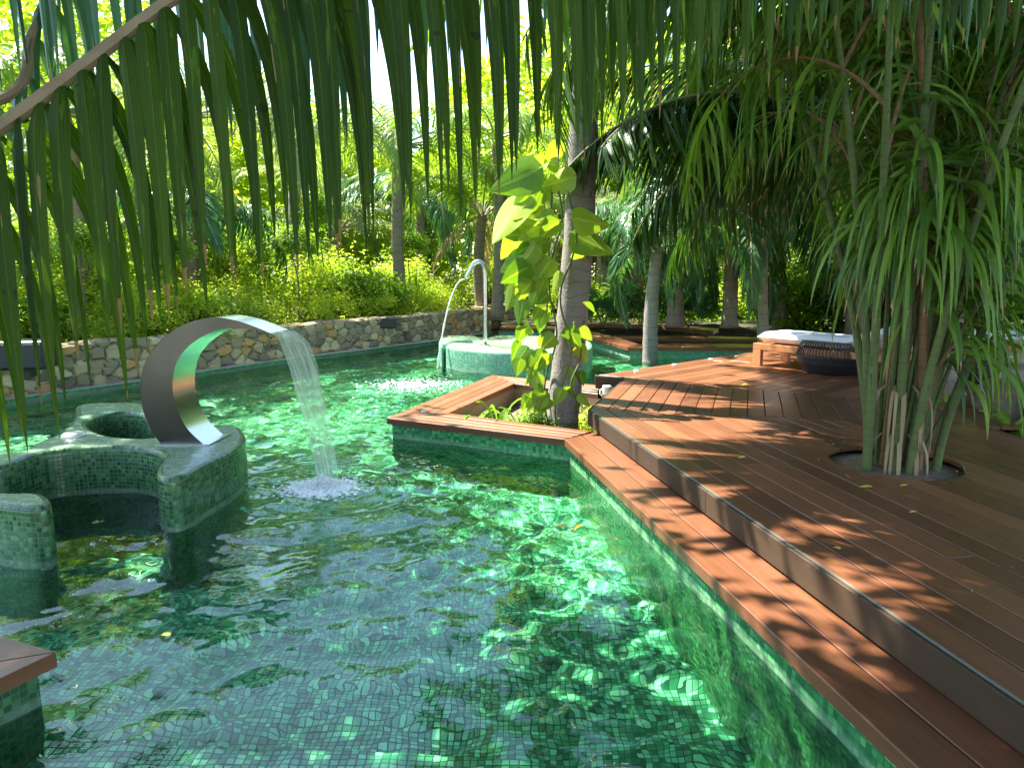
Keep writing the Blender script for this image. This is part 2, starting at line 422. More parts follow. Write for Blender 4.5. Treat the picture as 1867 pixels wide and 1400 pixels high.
# --- ground sheets -------------------------------------------------
def poly_sheet(name, outer, holes, z, mat, parent=None, flip=False):
    loops = [[Vector((p[0], p[1], z)) for p in outer]] + [[Vector((p[0], p[1], z)) for p in h] for h in holes]
    tri = tessellate_polygon(loops); vs = [v for l in loops for v in l]
    fs = []
    for a, b, c in tri:
        nz = (vs[b]-vs[a]).cross(vs[c]-vs[a]).z
        fs.append((a, b, c) if nz > 0 else (a, c, b))
    return mesh(name, vs, fs, mat, parent, uv=[(v.x, v.y) for v in vs])
kerb_px = [(-700, 905), (-350, 815), (-100, 762), (37, 738), (240, 708), (352, 690), (525, 664), (700, 641), (820, 625), (900, 611)]
kerbW = [Vector(a2(x, y, WZ)) for x, y in kerb_px]
kerb = [Vector((p.x, p.y)) for p in smooth_path([(v.x, v.y, 0) for v in kerbW], 5)]
back = [Vector((-.2, 21.5)), Vector((6.3, 21.5)), Vector(a2(1400, 620, CZ)), Vector(a2(1385, 634, CZ)) + Vector((.6, 0))]
hole = [T(p + Vector((.25, 0))) for p in (Nf - dA*3, K0, K1)] + [T(K2 + Vector((.9, .0))), T(Vector(a2(1370, 642)) + Vector((.3, -.3)))]
kerbo = [k + Vector((-.12, .30)) for k in kerb]
hole = hole + [T(back[3]), T(back[2]), T(back[1]), T(back[0])] + [T(k) for k in kerbo[::-1]] + [(-9.5, -4.0)]
tag(poly_sheet('ground', [(-90, -40), (90, -40), (90, 120), (-90, 120)], [hole], -.12, M['ground']), kind='structure')
bed = [T(k + Vector((-.1, .3))) for k in kerbo] + [(-.2, 21.9), (9, 21.9), (60, 26), (60, 110), (-80, 110), (-80, 4)]
tag(poly_sheet('garden_bed', bed, [], .16, M['ground']), kind='structure')
tag(poly_sheet('pool_floor', [(-14, -4), (9, -4), (9, 24), (-14, 24)], [], FZ, M['tile_floor']), kind='structure')
# step under water at the near end
st = [(-4, .5), (.55, .5), (.62, 1.9), (.35, 2.65), (-.4, 2.75), (-4, 2.9)]
mb = MB(); mb.prism(ccw(st), FZ+.001, -.82)
tag(mb.build('pool_step', M['tile_floor'], bevel=.03), kind='structure')

# --- pool walls ----------------------------------------------------
def wall_strip(name, pts, z0, z1, mat, parent=None, off=0):
    vs = []; fs = []; uv = []; L = 0
    for i, p in enumerate(pts):
        if i: L += (Vector(pts[i]) - Vector(pts[i-1])).length
        vs += [(p[0], p[1], z0), (p[0], p[1], z1)]; uv += [(L, z0), (L, z1)]
    for i in range(len(pts)-1): fs.append((2*i, 2*i+2, 2*i+3, 2*i+1))
    return mesh(name, vs, fs, mat, parent, uv=uv)
inn = .045
def offs(pl, d):
    out = []
    for i, p in enumerate(pl):
        p = Vector(p); e = []
        if i: e.append((p-Vector(pl[i-1])).normalized())
        if i < len(pl)-1: e.append((Vector(pl[i+1])-p).normalized())
        n = sum([perp(x) for x in e], Vector((0, 0)));
        k = 1 if len(e) == 1 else max(n.length_squared/2, .3)
        out.append(p + n*(d/k))
    return out
edge = [N0, P2, P1, P3, P4, P4 + (P4-P3)*.25]
tag(wall_strip('pool_wall', offs(edge, inn), FZ, CZ-.06, M['tile_pool']), kind='structure')
D1 = Vector(a2(1372, 642))
tag(wall_strip('pool_wall', [K1 + Vector((.02, -.3)), K2 + Vector((.04, -.02)), D1 + Vector((.02, -.05))], FZ, -.12, M['tile_pool']), kind='structure')
tag(wall_strip('pool_wall', [T(k) for k in kerb], FZ, -.3, M['tile_pool']), kind='structure')
tag(wall_strip('pool_wall', [(-9.5, -3), (-9.5, 4.2)], FZ, -.1, M['tile_pool']), kind='structure')
tag(wall_strip('pool_wall', [(-9.5, .5), (2.2, .5)], FZ, -.2, M['tile_pool']), kind='structure')
# kerb between water and stone wall
mb = MB(); cs = []
for i in range(len(kerb)-1):
    a, b = kerb[i], kerb[i+1]; c, d = kerbo[i+1], kerbo[i]
    jz = .012*math.sin(i*2.1); jz2 = .012*math.sin((i+1)*2.1)
    mb.add([(a.x, a.y, -.34+jz), (b.x, b.y, -.34+jz2), (c.x, c.y, -.30), (d.x, d.y, -.30), (a.x, a.y, -.6), (b.x, b.y, -.6)], [(0, 1, 2, 3), (4, 5, 1, 0)])
tag(mb.build('kerb', M['kerb']), kind='structure')

mb = MB(); mb.prism(ccw([(-9.5, -4), (1.9, -4), (1.6, .5), (-9.5, .5)]), -1.3, CZ-.08)
tag(mb.build('near_terrace', M['kerb']), kind='structure')
# --- water surface -------------------------------------------------
SPL = Vector(a2(588, 888, WZ)); SPL2 = Vector(a2(770, 700, WZ))
def water_height(x, y):
    h = np.zeros_like(x); r = np.random.default_rng(3)
    d1 = np.hypot(x-SPL.x, y-SPL.y); d2 = np.hypot(x-SPL2.x, y-SPL2.y)
    chop = .36 + 1.1*np.exp(-d1/1.1) + 1.0*np.exp(-d2/2.5) + np.clip((y-5)/10, 0, .7)
    for i in range(46):
        L = .09*(14**r.random()); th = r.normal(math.pi/2, 1.0) ; ph = r.random()*6.28
        k = 2*math.pi/L; A = .0046*L**1.15*(.6+.8*r.random())
        wob = .5*np.sin(x*1.3+i)+.5*np.cos(y*1.1+i*2)
        h += .85*A*np.sin(k*(x*math.cos(th)+y*math.sin(th)) + ph + wob*2.0)*(chop if L < .30 else .40+.3*chop)
    h += .004*np.sin(2*math.pi*d1/.16 + .6*np.sin(x*3))*np.exp(-d1/1.0)*np.minimum(d1*3, 1)
    h += .005*np.sin(2*math.pi*d2/.22)*np.exp(-d2/1.3)
    return h
def make_water():
    ny, nx = 620, 640
    t = np.linspace(0, 1, ny); ys = .5 + 22.5*(np.exp(2.3*t)-1)/(math.exp(2.3)-1)
    s = np.linspace(-1, 1, nx)
    X = s[None, :]*(1.9+.75*ys[:, None]); X = np.clip(X, -9.6, 7.8)
    Y = np.repeat(ys[:, None], nx, 1); Z = WZ + water_height(X, Y)
    V = np.stack([X, Y, Z], -1).reshape(-1, 3)
    def inside(px, py, poly):
        res = np.zeros(px.shape, bool); n = len(poly)
        for i in range(n):
            x0, y0 = poly[i]; x1, y1 = poly[(i+1) % n]
            c = ((y0 > py) != (y1 > py)) & (px < (x1-x0)*(py-y0)/(y1-y0+1e-12)+x0); res ^= c
        return res
    idx = np.arange(ny*nx).reshape(ny, nx)
    F = np.stack([idx[:-1, :-1], idx[:-1, 1:], idx[1:, 1:], idx[1:, :-1]], -1).reshape(-1, 4)
    cxm = V[F].mean(1)
    kill = inside(cxm[:, 0], cxm[:, 1], [T(Pi1), T(Pi2), T(Pi4), T(Pi4+Vector((.4,0))), T(Pi3+Vector((.3,0))), T(Pi3)])
    kill |= inside(cxm[:, 0], cxm[:, 1], OVAL)
    wd = np.abs(V[F[:, 1], 0]-V[F[:, 0], 0]); kill |= wd < 1e-6
    F = F[~kill]
    me = bpy.data.meshes.new('pool_water')
    me.vertices.add(len(V)); me.vertices.foreach_set('co', V.astype(np.float32).ravel())
    me.loops.add(len(F)*4); me.loops.foreach_set('vertex_index', F.astype(np.int32).ravel())
    me.polygons.add(len(F)); me.polygons.foreach_set('loop_start', np.arange(0, len(F)*4, 4, dtype=np.int32))
    me.polygons.foreach_set('use_smooth', np.ones(len(F), bool))
    me.update(calc_edges=True); me.validate(); me.materials.append(M['water'])
    o = bpy.data.objects.new('pool_water', me); C.objects.link(o); return tag(o, kind='structure')
OVAL = smooth_loop([a2(*p) for p in [(158, 772), (178, 758), (220, 750), (268, 756), (298, 775), (288, 795), (235, 797), (185, 790)]], 5)
water = make_water()

# --- deck ------------------------------------------------------------
HC = Vector(a2(1631, 842)); HR = .445
def sector(mb, poly, d, org, wdt, gap=.009, z1=0.0, th=.028, butt=True):
    n = perp(d); prs = [(Vector(p)-org).dot(n) for p in poly]
    k0, k1 = math.floor(min(prs)/wdt)-1, math.ceil(max(prs)/wdt)+1
    a = (math.atan2(d.x, d.y) % math.pi)/math.pi
    for k in range(k0, k1):
        q = clip(poly, org + n*(k*wdt+gap/2), n)
        if len(q) < 3: continue
        q = clip(q, org + n*((k+1)*wdt-gap/2), -n)
        if len(q) < 3: continue
        al = [(Vector(p)-org).dot(d) for p in q]; lo, hi = min(al), max(al)
        s = lo + (2.1 + 2.7*random.random()); cuts = [lo-1]
        if butt:
            hl = (HC-org).dot(d); ht = (HC-org).dot(n); nearh = (k-.2)*wdt < ht+HR and (k+1.2)*wdt > ht-HR
            while s < hi:
                if not (nearh and abs(s-hl) < HR+.3): cuts.append(s)
                s += 3.2 + 2*random.random()
        cuts.append(hi+1)
        for j in range(len(cuts)-1):
            r_ = clip(q, org + d*(cuts[j]+.0015), d); r_ = clip(r_, org + d*(cuts[j+1]-.0015), -d) if len(r_) > 2 else r_
            if len(r_) < 3: continue
            pts = []
            for p in ccw(r_):
                if not pts or (Vector(p)-Vector(pts[-1])).length > .004: pts.append(p)
            if len(pts) < 3 or abs(area2(pts)) < 2e-4: continue
            col_ = (random.random(), a, 0)
            ts = [(Vector(p)-HC).dot(n) for p in pts]; ls = [(Vector(p)-HC).dot(d) for p in pts]
            if min(ts) < HR and max(ts) > -HR and min(ls) < HR and max(ls) > -HR and len(pts) == 4:
                t0, t1 = min(ts), max(ts)
                for sg in (-1, 1):
                    far = min(ls) if sg < 0 else max(ls)
                    if far*sg < HR*.2: continue
                    arc = []
                    for i in range(13):
                        tt_ = t0 + (t1-t0)*i/12; ss_ = max(.002, math.sqrt(max(0, HR*HR-tt_*tt_)))*sg
                        arc.append(T(HC + n*tt_ + d*ss_))
                    mb.prism(ccw([T(HC+n*t0+d*far)] + arc + [T(HC+n*t1+d*far)]), z1-th, z1, 0, col_)
            else: mb.prism(pts, z1-th, z1, 0, col_, .003 if len(pts) == 4 else 0)
mb = MB(); big = [(-30, -6), (30, -6), (30, 40), (-30, 40)]
bw = .166
g1 = perp(M1)                             # right side of the mitre = towards the camera
secA = clip(clip(big, K0, perp(dA)), K0, g1 if g1.y < 0 else -g1); secA = clip(secA, (4.25, 0), (-1, 0)); secA = clip(secA, (0, -2.5), (0, 1))
secA = clip(secA, K0 + perp(dA)*.012, perp(dA))
sector(mb, secA, dA, K0, bw)
g2 = perp(M2)
secB = clip(clip(big, K0, -g1 if g1.y < 0 else g1), K1, g2 if g2.y < 0 else -g2); secB = clip(secB, K0, perp(dB)); secB = clip(secB, (4.7, 0), (-1, 0))
sector(mb, secB, dB, K0, bw)
ec = (D1-K2).normalized()
secC = clip(clip(big, K1, -g2 if g2.y < 0 else g2), K2, perp(ec)); secC = clip(secC, (5.6, 0), (-1, 0)); secC = clip(secC, (0, 13.2), (0, -1))
sector(mb, secC, ec, K2, bw)
deck = mb.build('timber_deck', M['deck']); tag(deck, kind='structure')
# sub-deck darkness: joists below are simply the soil sheet
mb = MB(); mb.prism(ccw([T(K0+Vector((.1, 0))), T(Nf+Vector((.1, 0))), (4.2, -1), (4.2, 6.4)]), -.119, -.114)
tag(mb.build('deck_underlay', M['soil']), kind='structure')
# fascia
def facing(name, p, q, z0, z1, th, mat, segs, label=None):
    mb = MB(); d = (q-p); L = d.length; d.normalize(); n = -perp(d)
    a = (math.atan2(d.x, d.y) % math.pi)/math.pi
    for i in range(segs):
        s0, s1 = L*i/segs + .003, L*(i+1)/segs - .003
        a0, a1 = p+d*s0, p+d*s1
        mb.prism(ccw([T(a0), T(a1), T(a1+n*th), T(a0+n*th)]), z0, z1, 0, (random.random(), a, 0), .003)
    return mb.build(name, mat)
t_ = thing('deck_step', 'long dark timber step face along the pool side of the deck', 'deck step', (K0.x, K0.y, CZ))
def child(o, par):
    o.parent = par; o.location = -Vector(par.location); return o
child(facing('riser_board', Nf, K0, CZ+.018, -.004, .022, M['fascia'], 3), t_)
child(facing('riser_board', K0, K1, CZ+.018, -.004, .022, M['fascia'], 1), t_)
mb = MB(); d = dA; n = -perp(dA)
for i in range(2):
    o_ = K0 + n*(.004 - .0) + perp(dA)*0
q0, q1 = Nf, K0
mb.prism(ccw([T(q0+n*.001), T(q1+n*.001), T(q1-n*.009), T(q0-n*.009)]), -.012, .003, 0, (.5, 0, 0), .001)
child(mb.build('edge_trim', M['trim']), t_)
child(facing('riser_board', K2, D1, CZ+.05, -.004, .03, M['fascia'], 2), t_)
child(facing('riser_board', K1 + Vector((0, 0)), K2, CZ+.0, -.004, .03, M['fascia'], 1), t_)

# coping = lower step + planter bench
t_ = thing('pool_coping', 'lower reddish timber edging step running along the right side of the pool', 'pool edging', (P2.x, P2.y, CZ))
G = P2.lerp(K0 + Vector((0, 0)), 1)
ci = K0 + dA*0
inner_a = Pi3
nf2 = Nf; off_ = perp(dA)
mb = band([N0, P2], [N0 + off_*(.405), P2 + off_*.405 + dA*.24], 2, CZ, .065)
child(mb.build('boards', M['deck']), t_)
child(facing('edge_board', P2-dA*0, N0, CZ-.066, CZ-.004, .020, M['fascia'], 3), t_) if False else None
t_ = thing('planter_bench', 'slatted timber bench edge framing the sunken planter around the vine covered palm', 'bench', (P1.x, P1.y, CZ))
mb = band([P2, P1, P3, P4], [Pi3, Pi1, Pi2, Pi4], 4, CZ, .065)
child(mb.build('boards', M['deck']), t_)
# planter inside walls + soil
t_ = thing('planter_box', 'sunken planter with stained plaster inner walls beside the palm trunk', 'planter', (P1.x, P1.y, -.7))
pin = offs([Pi3, Pi1, Pi2, Pi4], -.03)
o = wall_strip('inner_wall', [T(p) for p in pin] + [T(Pi4+Vector((.12, 0))), T(Pi3+Vector((.25, .3)))], -.75, CZ-.066, M['render']); child(o, t_)
o = poly_sheet('soil', [T(Pi3+Vector((.5, -.1))), T(P1.lerp(Pi1, .5)), T(P3.lerp(Pi2, .5)), T(Pi4+Vector((.5, .2)))], [], -.46, M['soil']); child(o, t_)
# small round lights
def disc(p, r, label):
    mb = MB(); mb.lathe([(r, 0), (r, .008), (r*.85, .013), (r*.4, .014)], 20)
    o = mb.build('recessed_light', M['disc']); o.location = p; tag(o, label, 'recessed light', 'small round recessed lights')
disc(at(773, 751, CZ), .035, 'small round light set in the corner of the planter bench')
disc(at(1230, 665, 0), .04, 'small round deck light right of the notch in the far deck edge')
disc(at(1160, 677, 0), .04, 'round deck light closest to the notch in the deck edge')
disc(at(1296, 655, 0), .04, 'round deck light nearest the lounger along the far edge')
disc(at(1343, 650, 0), .04, 'round deck light in front of the wooden lounger leg')
# near-left bench corner
B0 = Vector(a2(103, 1188, CZ)); B1 = Vector(a2(0, 1157, CZ)); B2 = Vector(a2(0, 1237, CZ))
e1 = (B1-B0).normalized(); e2 = (B2-B0).normalized()
t_ = thing('corner_bench', 'dark timber bench corner on a tiled pier at the near left of the pool', 'bench', (B0.x, B0.y, CZ))
Bi = B0 + e1*.38 + e2*.38*1.0
mb = band([B0+e1*1.6, B0, B0+e2*1.6], [B0+e1*1.6+e2*.5, B0+e1*.5+e2*.5, B0+e2*1.6+e1*.5], 3, CZ, .065)
child(mb.build('boards', M['deck']), t_)
pp = [B0+e1*1.6+e2*.05, B0+e1*.05+e2*.05, B0+e2*1.6+e1*.05]
child(wall_strip('tiled_pier', [T(p) for p in pp[::-1]], FZ, CZ-.064, M['tile']), t_)

# --- tiled sculpted platforms ----------------------------------------
def platform(name, label, loop, holes, zt, zb, mside, mtop, cat='spa wall', r=.045):
    o0 = Vector(loop[0]); t = thing(name, label, cat, (o0.x, o0.y, zb))
    def rings(lp, sgn):
        lp = ccw(lp); cs = []
        for off, z in ((0, zb), (0, zt-r), (r*.12, zt-r*.5), (r*.35, zt-r*.15), (r, zt)):
            cs.append((inset(lp, off*sgn), z))
        return cs
    side = MB()
    def emit(lp, sgn):
        cs = rings(lp, sgn); n = len(lp); L = [0]
        c0 = cs[0][0]
        for i in range(n): L.append(L[-1] + (Vector(c0[(i+1) % n])-Vector(c0[i])).length)
        arc = 0; zs = [zb, zt-r, zt-r*.55, zt-r*.2, zt+r*.35]
        for k in range(4):
            for i in range(n):
                j = (i+1) % n
                vs = [(*cs[k][0][i], cs[k][1]), (*cs[k][0][j], cs[k][1]), (*cs[k+1][0][j], cs[k+1][1]), (*cs[k+1][0][i], cs[k+1][1])]
                uv = [(L[i], zs[k]), (L[i+1], zs[k]), (L[i+1], zs[k+1]), (L[i], zs[k+1])]
                f = (0, 1, 2, 3) if sgn > 0 else (3, 2, 1, 0)
                side.add(vs, [f], 0, (.5, .5, .5), uv)
        return cs[-1][0]
    top = emit(loop, 1); th = [emit(h, -1) for h in holes]
    s = side.build('tiled_side', mside, None); me = s.data
    bm = bmesh.new(); bm.from_mesh(me); bmesh.ops.remove_doubles(bm, verts=bm.verts, dist=1e-5); bm.to_mesh(me); bm.free()
    me.polygons.foreach_set('use_smooth', [True]*len(me.polygons)); child(s, t)
    child(poly_sheet('tiled_top', top, th, zt, mtop), t)
    return t
loopP = [(-3.84, 5.34)] + [a2(*p) for p in [(64, 807), (112, 785), (138, 757), (142, 738), (200, 733), (262, 735), (310, 750), (350, 770), (385, 779), (412, 773), (438, 779), (448, 794), (440, 809), (412, 827), (368, 849), (340, 865), (310, 872), (287, 866), (286, 850), (300, 833), (277, 819), (225, 813), (150, 815), (75, 824), (0, 849)]] + \
        [(-3.86, 4.92), (-3.88, 4.68), (-3.6, 4.52)] + [a2(*p) for p in [(0, 895), (67, 896), (90, 905), (92, 917), (65, 924), (0, 919)]] + [(-3.6, 4.27), (-4.1, 4.33), (-4.35, 4.75), (-4.25, 5.2)]
loopP = smooth_loop(loopP, 4)
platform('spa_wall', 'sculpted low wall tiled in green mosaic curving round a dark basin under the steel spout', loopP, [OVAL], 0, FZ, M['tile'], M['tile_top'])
t_ = thing('tiled_well', 'oval tiled well sunk in the top of the near green mosaic wall', 'well', (OVAL[0][0], OVAL[0][1], -.7))
child(poly_sheet('well_floor', inset(ccw(OVAL), -.03), [], -.55, M['tile_top']), t_)
# far twin
l2 = smooth_loop([a2(*p) for p in [(800, 620), (812, 612), (862, 612), (885, 616), (905, 611), (960, 612), (1040, 614), (1076, 622), (1076, 636), (1030, 642), (930, 642), (862, 638), (818, 633), (814, 628), (826, 624), (858, 625), (862, 621), (830, 621), (806, 630)]], 5)
platform('spa_wall', 'distant low tiled wall of pale green mosaic carrying the thin pipe shower', l2, [], 0, FZ, M['tile_far'], M['tile_top'], r=.06)
mb = MB(); mb.lathe([(.085, 0), (.085, .012), (.07, .028), (.02, .03)], 24)
o = mb.build('recessed_light', M['disc']); o.location = at(135, 795, 0) + Vector((0, 0, .001)); o.scale = (1.1, 1.1, 1)
tag(o, 'round pale disc lying on the left arm of the near mosaic wall', 'recessed light', 'small round recessed lights')

# --- back copings -----------------------------------------------------
t_ = thing('far_coping', 'far timber coping with a cut out for a slim grey palm', 'pool edging', tuple(at(1146, 634, CZ)))
oo = [Vector(a2(*p, CZ)) for p in [(1395, 633.5), (1146, 633.5), (1063, 611), (1052, 598)]]
ii = [Vector(a2(*p, CZ)) for p in [(1395, 627), (1165, 627), (1131, 617), (1080, 604)]]
child(band(oo, ii, 3, CZ, .07).build('boards', M['deck']), t_)
child(wall_strip('tiled_face', [T(p) for p in offs(oo, .05)], FZ, CZ-.07, M['tile_far']), t_)
o3 = [Vector(a2(*p, CZ)) for p in [(1131, 617), (1310, 617), (1395, 619)]]; i3 = [Vector(a2(*p, CZ)) for p in [(1120, 613), (1310, 613), (1395, 615)]]
child(band(o3, i3, 2, CZ, .07).build('boards', M['deck']), t_)
child(wall_strip('inner_wall', [T(p) for p in i3], -.7, CZ-.07, M['render']), t_)
child(poly_sheet('soil', [a2(1150, 633, CZ), a2(1395, 633, CZ), a2(1395, 614, CZ), a2(1125, 614, CZ)], [], -.5, M['soil']), t_)
t_ = thing('raised_edge', 'distant reddish timber rim around the far round basin behind the slim palm', 'pool edging', tuple(at(957, 597, CZ)))
o4 = [Vector(a2(*p, CZ)) for p in [(911, 597.5), (957, 600), (1020, 601)]]; i4 = [Vector(a2(*p, CZ)) for p in [(918, 593), (965, 595), (1020, 596)]]
child(band(o4, i4, 2, CZ+.02, .09).build('boards', M['deck']), t_)
child(wall_strip('tiled_face', [T(p) for p in offs(o4, .05)][::-1], FZ, CZ-.08, M['tile_far']), t_)
o5 = [Vector(a2(*p, CZ)) for p in [(1045, 594), (1100, 593), (1200, 597), (1300, 607)]]; i5 = [Vector(a2(*p, CZ)) for p in [(1045, 591), (1100, 590), (1205, 593.5), (1310, 602.5)]]
child(band(o5, i5, 2, CZ+.05, .10).build('boards', M['deck']), t_)

tag(poly_sheet('ground', [(-.3, 19.7), (6.6, 19.7), (6.6, 21.8), (-.3, 21.8)], [], -.13, M['ground']), kind='structure')
# --- stone wall --------------------------------------------------------
def stone_wall():
    path = [k + Vector((-.12, .30)) for k in kerb]
    path = path + [Vector(p) for p in [(-.9, 20.6), (.4, 21.4)] if p[1] > path[-1].y]
    pts = smooth_path([(p.x, p.y, 0) for p in path], 2)
    # resample
    seg = [0]
    for i in range(1, len(pts)): seg.append(seg[-1] + (pts[i]-pts[i-1]).length)
    L = seg[-1]; n = int(L/.032); nv = 26; H0, H1 = -.36, .30
    Pn = np.array([(p.x, p.y) for p in pts]); sg = np.array(seg); ss = np.linspace(0, L, n)
    X = np.interp(ss, sg, Pn[:, 0]); Y = np.interp(ss, sg, Pn[:, 1])
    tx = np.gradient(X); ty = np.gradient(Y); l_ = np.hypot(tx, ty); nx, ny = ty/l_, -tx/l_
    topw = 7
    # stone seeds on (s, v) sheet, v wraps over the top
    r = np.random.default_rng(11); rows = []
    vmax = (H1-H0) + .32
    vv = 0
    seeds = []
    while vv < vmax+.2:
        s_ = r.random()*.2
        while s_ < L+.3:
            wv = .17+.17*r.random(); seeds.append((s_, vv + r.normal(0, .045), r.random())); s_ += wv
        vv += .155
    seeds = np.array(seeds)
    vs = np.concatenate([np.linspace(0, H1-H0, nv), np.linspace(H1-H0+.05, H1-H0+.32, topw)])
    V = []; Cc = []
    Sg, Vg = np.meshgrid(ss, vs, indexing='ij')
    f1 = np.full(Sg.shape, 9.); f2 = np.full(Sg.shape, 9.); idc = np.zeros(Sg.shape)
    for i in range(n):
        m = np.abs(seeds[:, 0]-ss[i]) < .5; sd = seeds[m]
        dd = np.hypot((sd[None, :, 0]-ss[i])*.85, (sd[None, :, 1]-vs[:, None])*1.1)
        o_ = np.argsort(dd, 1); ar = np.arange(len(vs))
        f1[i] = dd[ar, o_[:, 0]]; f2[i] = dd[ar, o_[:, 1]]; idc[i] = sd[o_[:, 0], 2]
    e = f2-f1; hgt = np.clip(e/.05, 0, 1)**.6*.045 + (idc*13 % 1 - .5)*.03
    mort = np.clip(e/.022, 0, 1)
    for i in range(n):
        for j in range(len(vs)):
            h = hgt[i, j]
            if j < nv: V.append((X[i]+nx[i]*h, Y[i]+ny[i]*h, H0+vs[j] + .012*math.sin(i*.13)))
            else:
                b = vs[j]-(H1-H0); V.append((X[i]-nx[i]*b, Y[i]-ny[i]*b, H1 + h*.8 - .01 + .012*math.sin(i*.13)))
            Cc.append((idc[i, j], mort[i, j], 0))
    nn = len(vs); F = [(i*nn+j, (i+1)*nn+j, (i+1)*nn+j+1, i*nn+j+1) for i in range(n-1) for j in range(nn-1)]
    F = [f[::-1] for f in F]
    o = mesh('stone_wall', V, F, M['stone'], None, col=Cc, smooth=False)
    tag(o, 'low rubble stone wall in grey and ochre curving behind the pool', 'stone wall')
stone_wall()

# --- C shaped spout ------------------------------------------------------
def cascade():
    Y0 = at(296, 810.5, 0).y
    cr = lambda pts: [atd(x/2.667, 500+y/2.667, Y0) for x, y in pts]
    outer = cr([(790, 830), (735, 760), (702, 680), (685, 600), (684, 530), (700, 450), (735, 380), (785, 320), (850, 268), (920, 234), (990, 216), (1060, 210), (1150, 225), (1230, 251), (1316, 286)])
    innr = cr([(995, 830), (920, 760), (880, 695), (855, 630), (842, 570), (843, 500), (862, 425), (900, 370), (950, 325), (1005, 293), (1060, 271), (1110, 262), (1170, 263), (1230, 270), (1308, 288)])
    outer = smooth_path(outer, 4); innr = smooth_path(innr, 4)
    for l in (outer, innr): l[0].z = 0.0
    wv = Vector((.035, .31, 0)); n = len(outer)
    t = thing('cascade_spout', 'crescent shaped polished steel water spout on the near green mosaic wall', 'fountain spout', (outer[0].x, Y0, 0))
    def sh(name, rows, mat, smooth=True):
        vs = [v for r_ in rows for v in r_]; m = len(rows[0])
        fs = [(i*m+j, i*m+j+1, (i+1)*m+j+1, (i+1)*m+j) for i in range(len(rows)-1) for j in range(m-1)]
        o = mesh(name, vs, fs, mat, None, smooth=smooth, uv=[(0, 0)]*len(vs)); child(o, t); return o
    sh('side_plate', [outer, innr], M['dark_steel'], False)
    sh('side_plate', [[p+wv for p in innr], [p+wv for p in outer]], M['dark_steel'], False)
    e = .006
    sh('outer_skin', [[p+wv*1.012 for p in outer], [p-wv*.012 for p in outer]], M['steel'])
    sh('inner_skin', [[p-wv*.012 for p in innr], [p+wv*1.012 for p in innr]], M['steel'])
    mb = MB(); a, b = outer[0], innr[0]
    mb.prism(ccw([(a.x-.05, a.y-.03), (b.x+.05, b.y-.03), (b.x+.08, b.y+.34), (a.x-.02, a.y+.34)]), .001, .010)
    child(mb.build('base_plate', M['steel']), t)
    # falling sheet
    tip = outer[-1]; land = at(588, 890, WZ)
    rows = []; uv = []; NU = 14; NV = 34; vs = []
    for i in range(NV):
        s_ = i/(NV-1); x = tip.x + (land.x-tip.x)*(s_**.62); z = tip.z - .01 + (WZ-.0-tip.z)*(s_**1.35); 
        for j in range(NU):
            u = j/(NU-1); wf = 1 - .25*s_
            c_ = (wv + Vector((.13*min(1, s_*6), 0, 0)))*(.04 + .92*((u-.5)*wf+.5)) - Vector((.05*min(1, s_*6), 0, 0))
            vs.append((x + c_.x + .008*math.sin(u*19+i*.3), tip.y + c_.y + .10*s_*0 + .006*math.sin(i*.7+j), z)); uv.append((u, s_*1.3))
    fs = [(i*NU+j, i*NU+j+1, (i+1)*NU+j+1, (i+1)*NU+j) for i in range(NV-1) for j in range(NU-1)]
    o = mesh('falling_water', vs, fs, M['fall'], None, uv=uv, smooth=True)
    so = o.modifiers.new('s', 'SOLIDIFY'); so.thickness = .012
    tag(o, 'clear sheet of water falling from the steel crescent spout into the pool', 'water jet')
    return land
LAND = cascade()
def splash(name, c, r, n, hmax, label, seed):
    rr = random.Random(seed); mb = MB()
    ico = bmesh.new(); bmesh.ops.create_icosphere(ico, subdivisions=1, radius=1)
    iv = [v.co.copy() for v in ico.verts]; fi = [tuple(x.index for x in f.verts) for f in ico.faces]; ico.free()
    for i in range(n):
        q = abs(rr.gauss(0, .5)); a = rr.random()*6.28; d = q*r
        h = hmax*max(0, 1-q)**1.5*rr.random()
        s = (.002+.0065*rr.random()**3)*(1.5 if h < .02 else 1)
        fx = 1 if h > .02 else 2.2
        p = Vector((c.x+math.cos(a)*d*1.25, c.y+math.sin(a)*d, WZ+.004+h))
        mb.add([p + Vector((v.x*s*fx, v.y*s*fx, v.z*s)) for v in iv], fi)
    o = mb.build(name, M['foam'], smooth=True); tag(o, label, 'splash', kind='stuff'); return o
splash('splash', LAND, .25, 4500, .12, 'white splash where the near sheet of water lands', 1)
splash('foam', Vector(a2(760, 702, WZ)).to_3d(), .70, 1000, .015, 'thin foam on the far water under the pipe jet', 2)

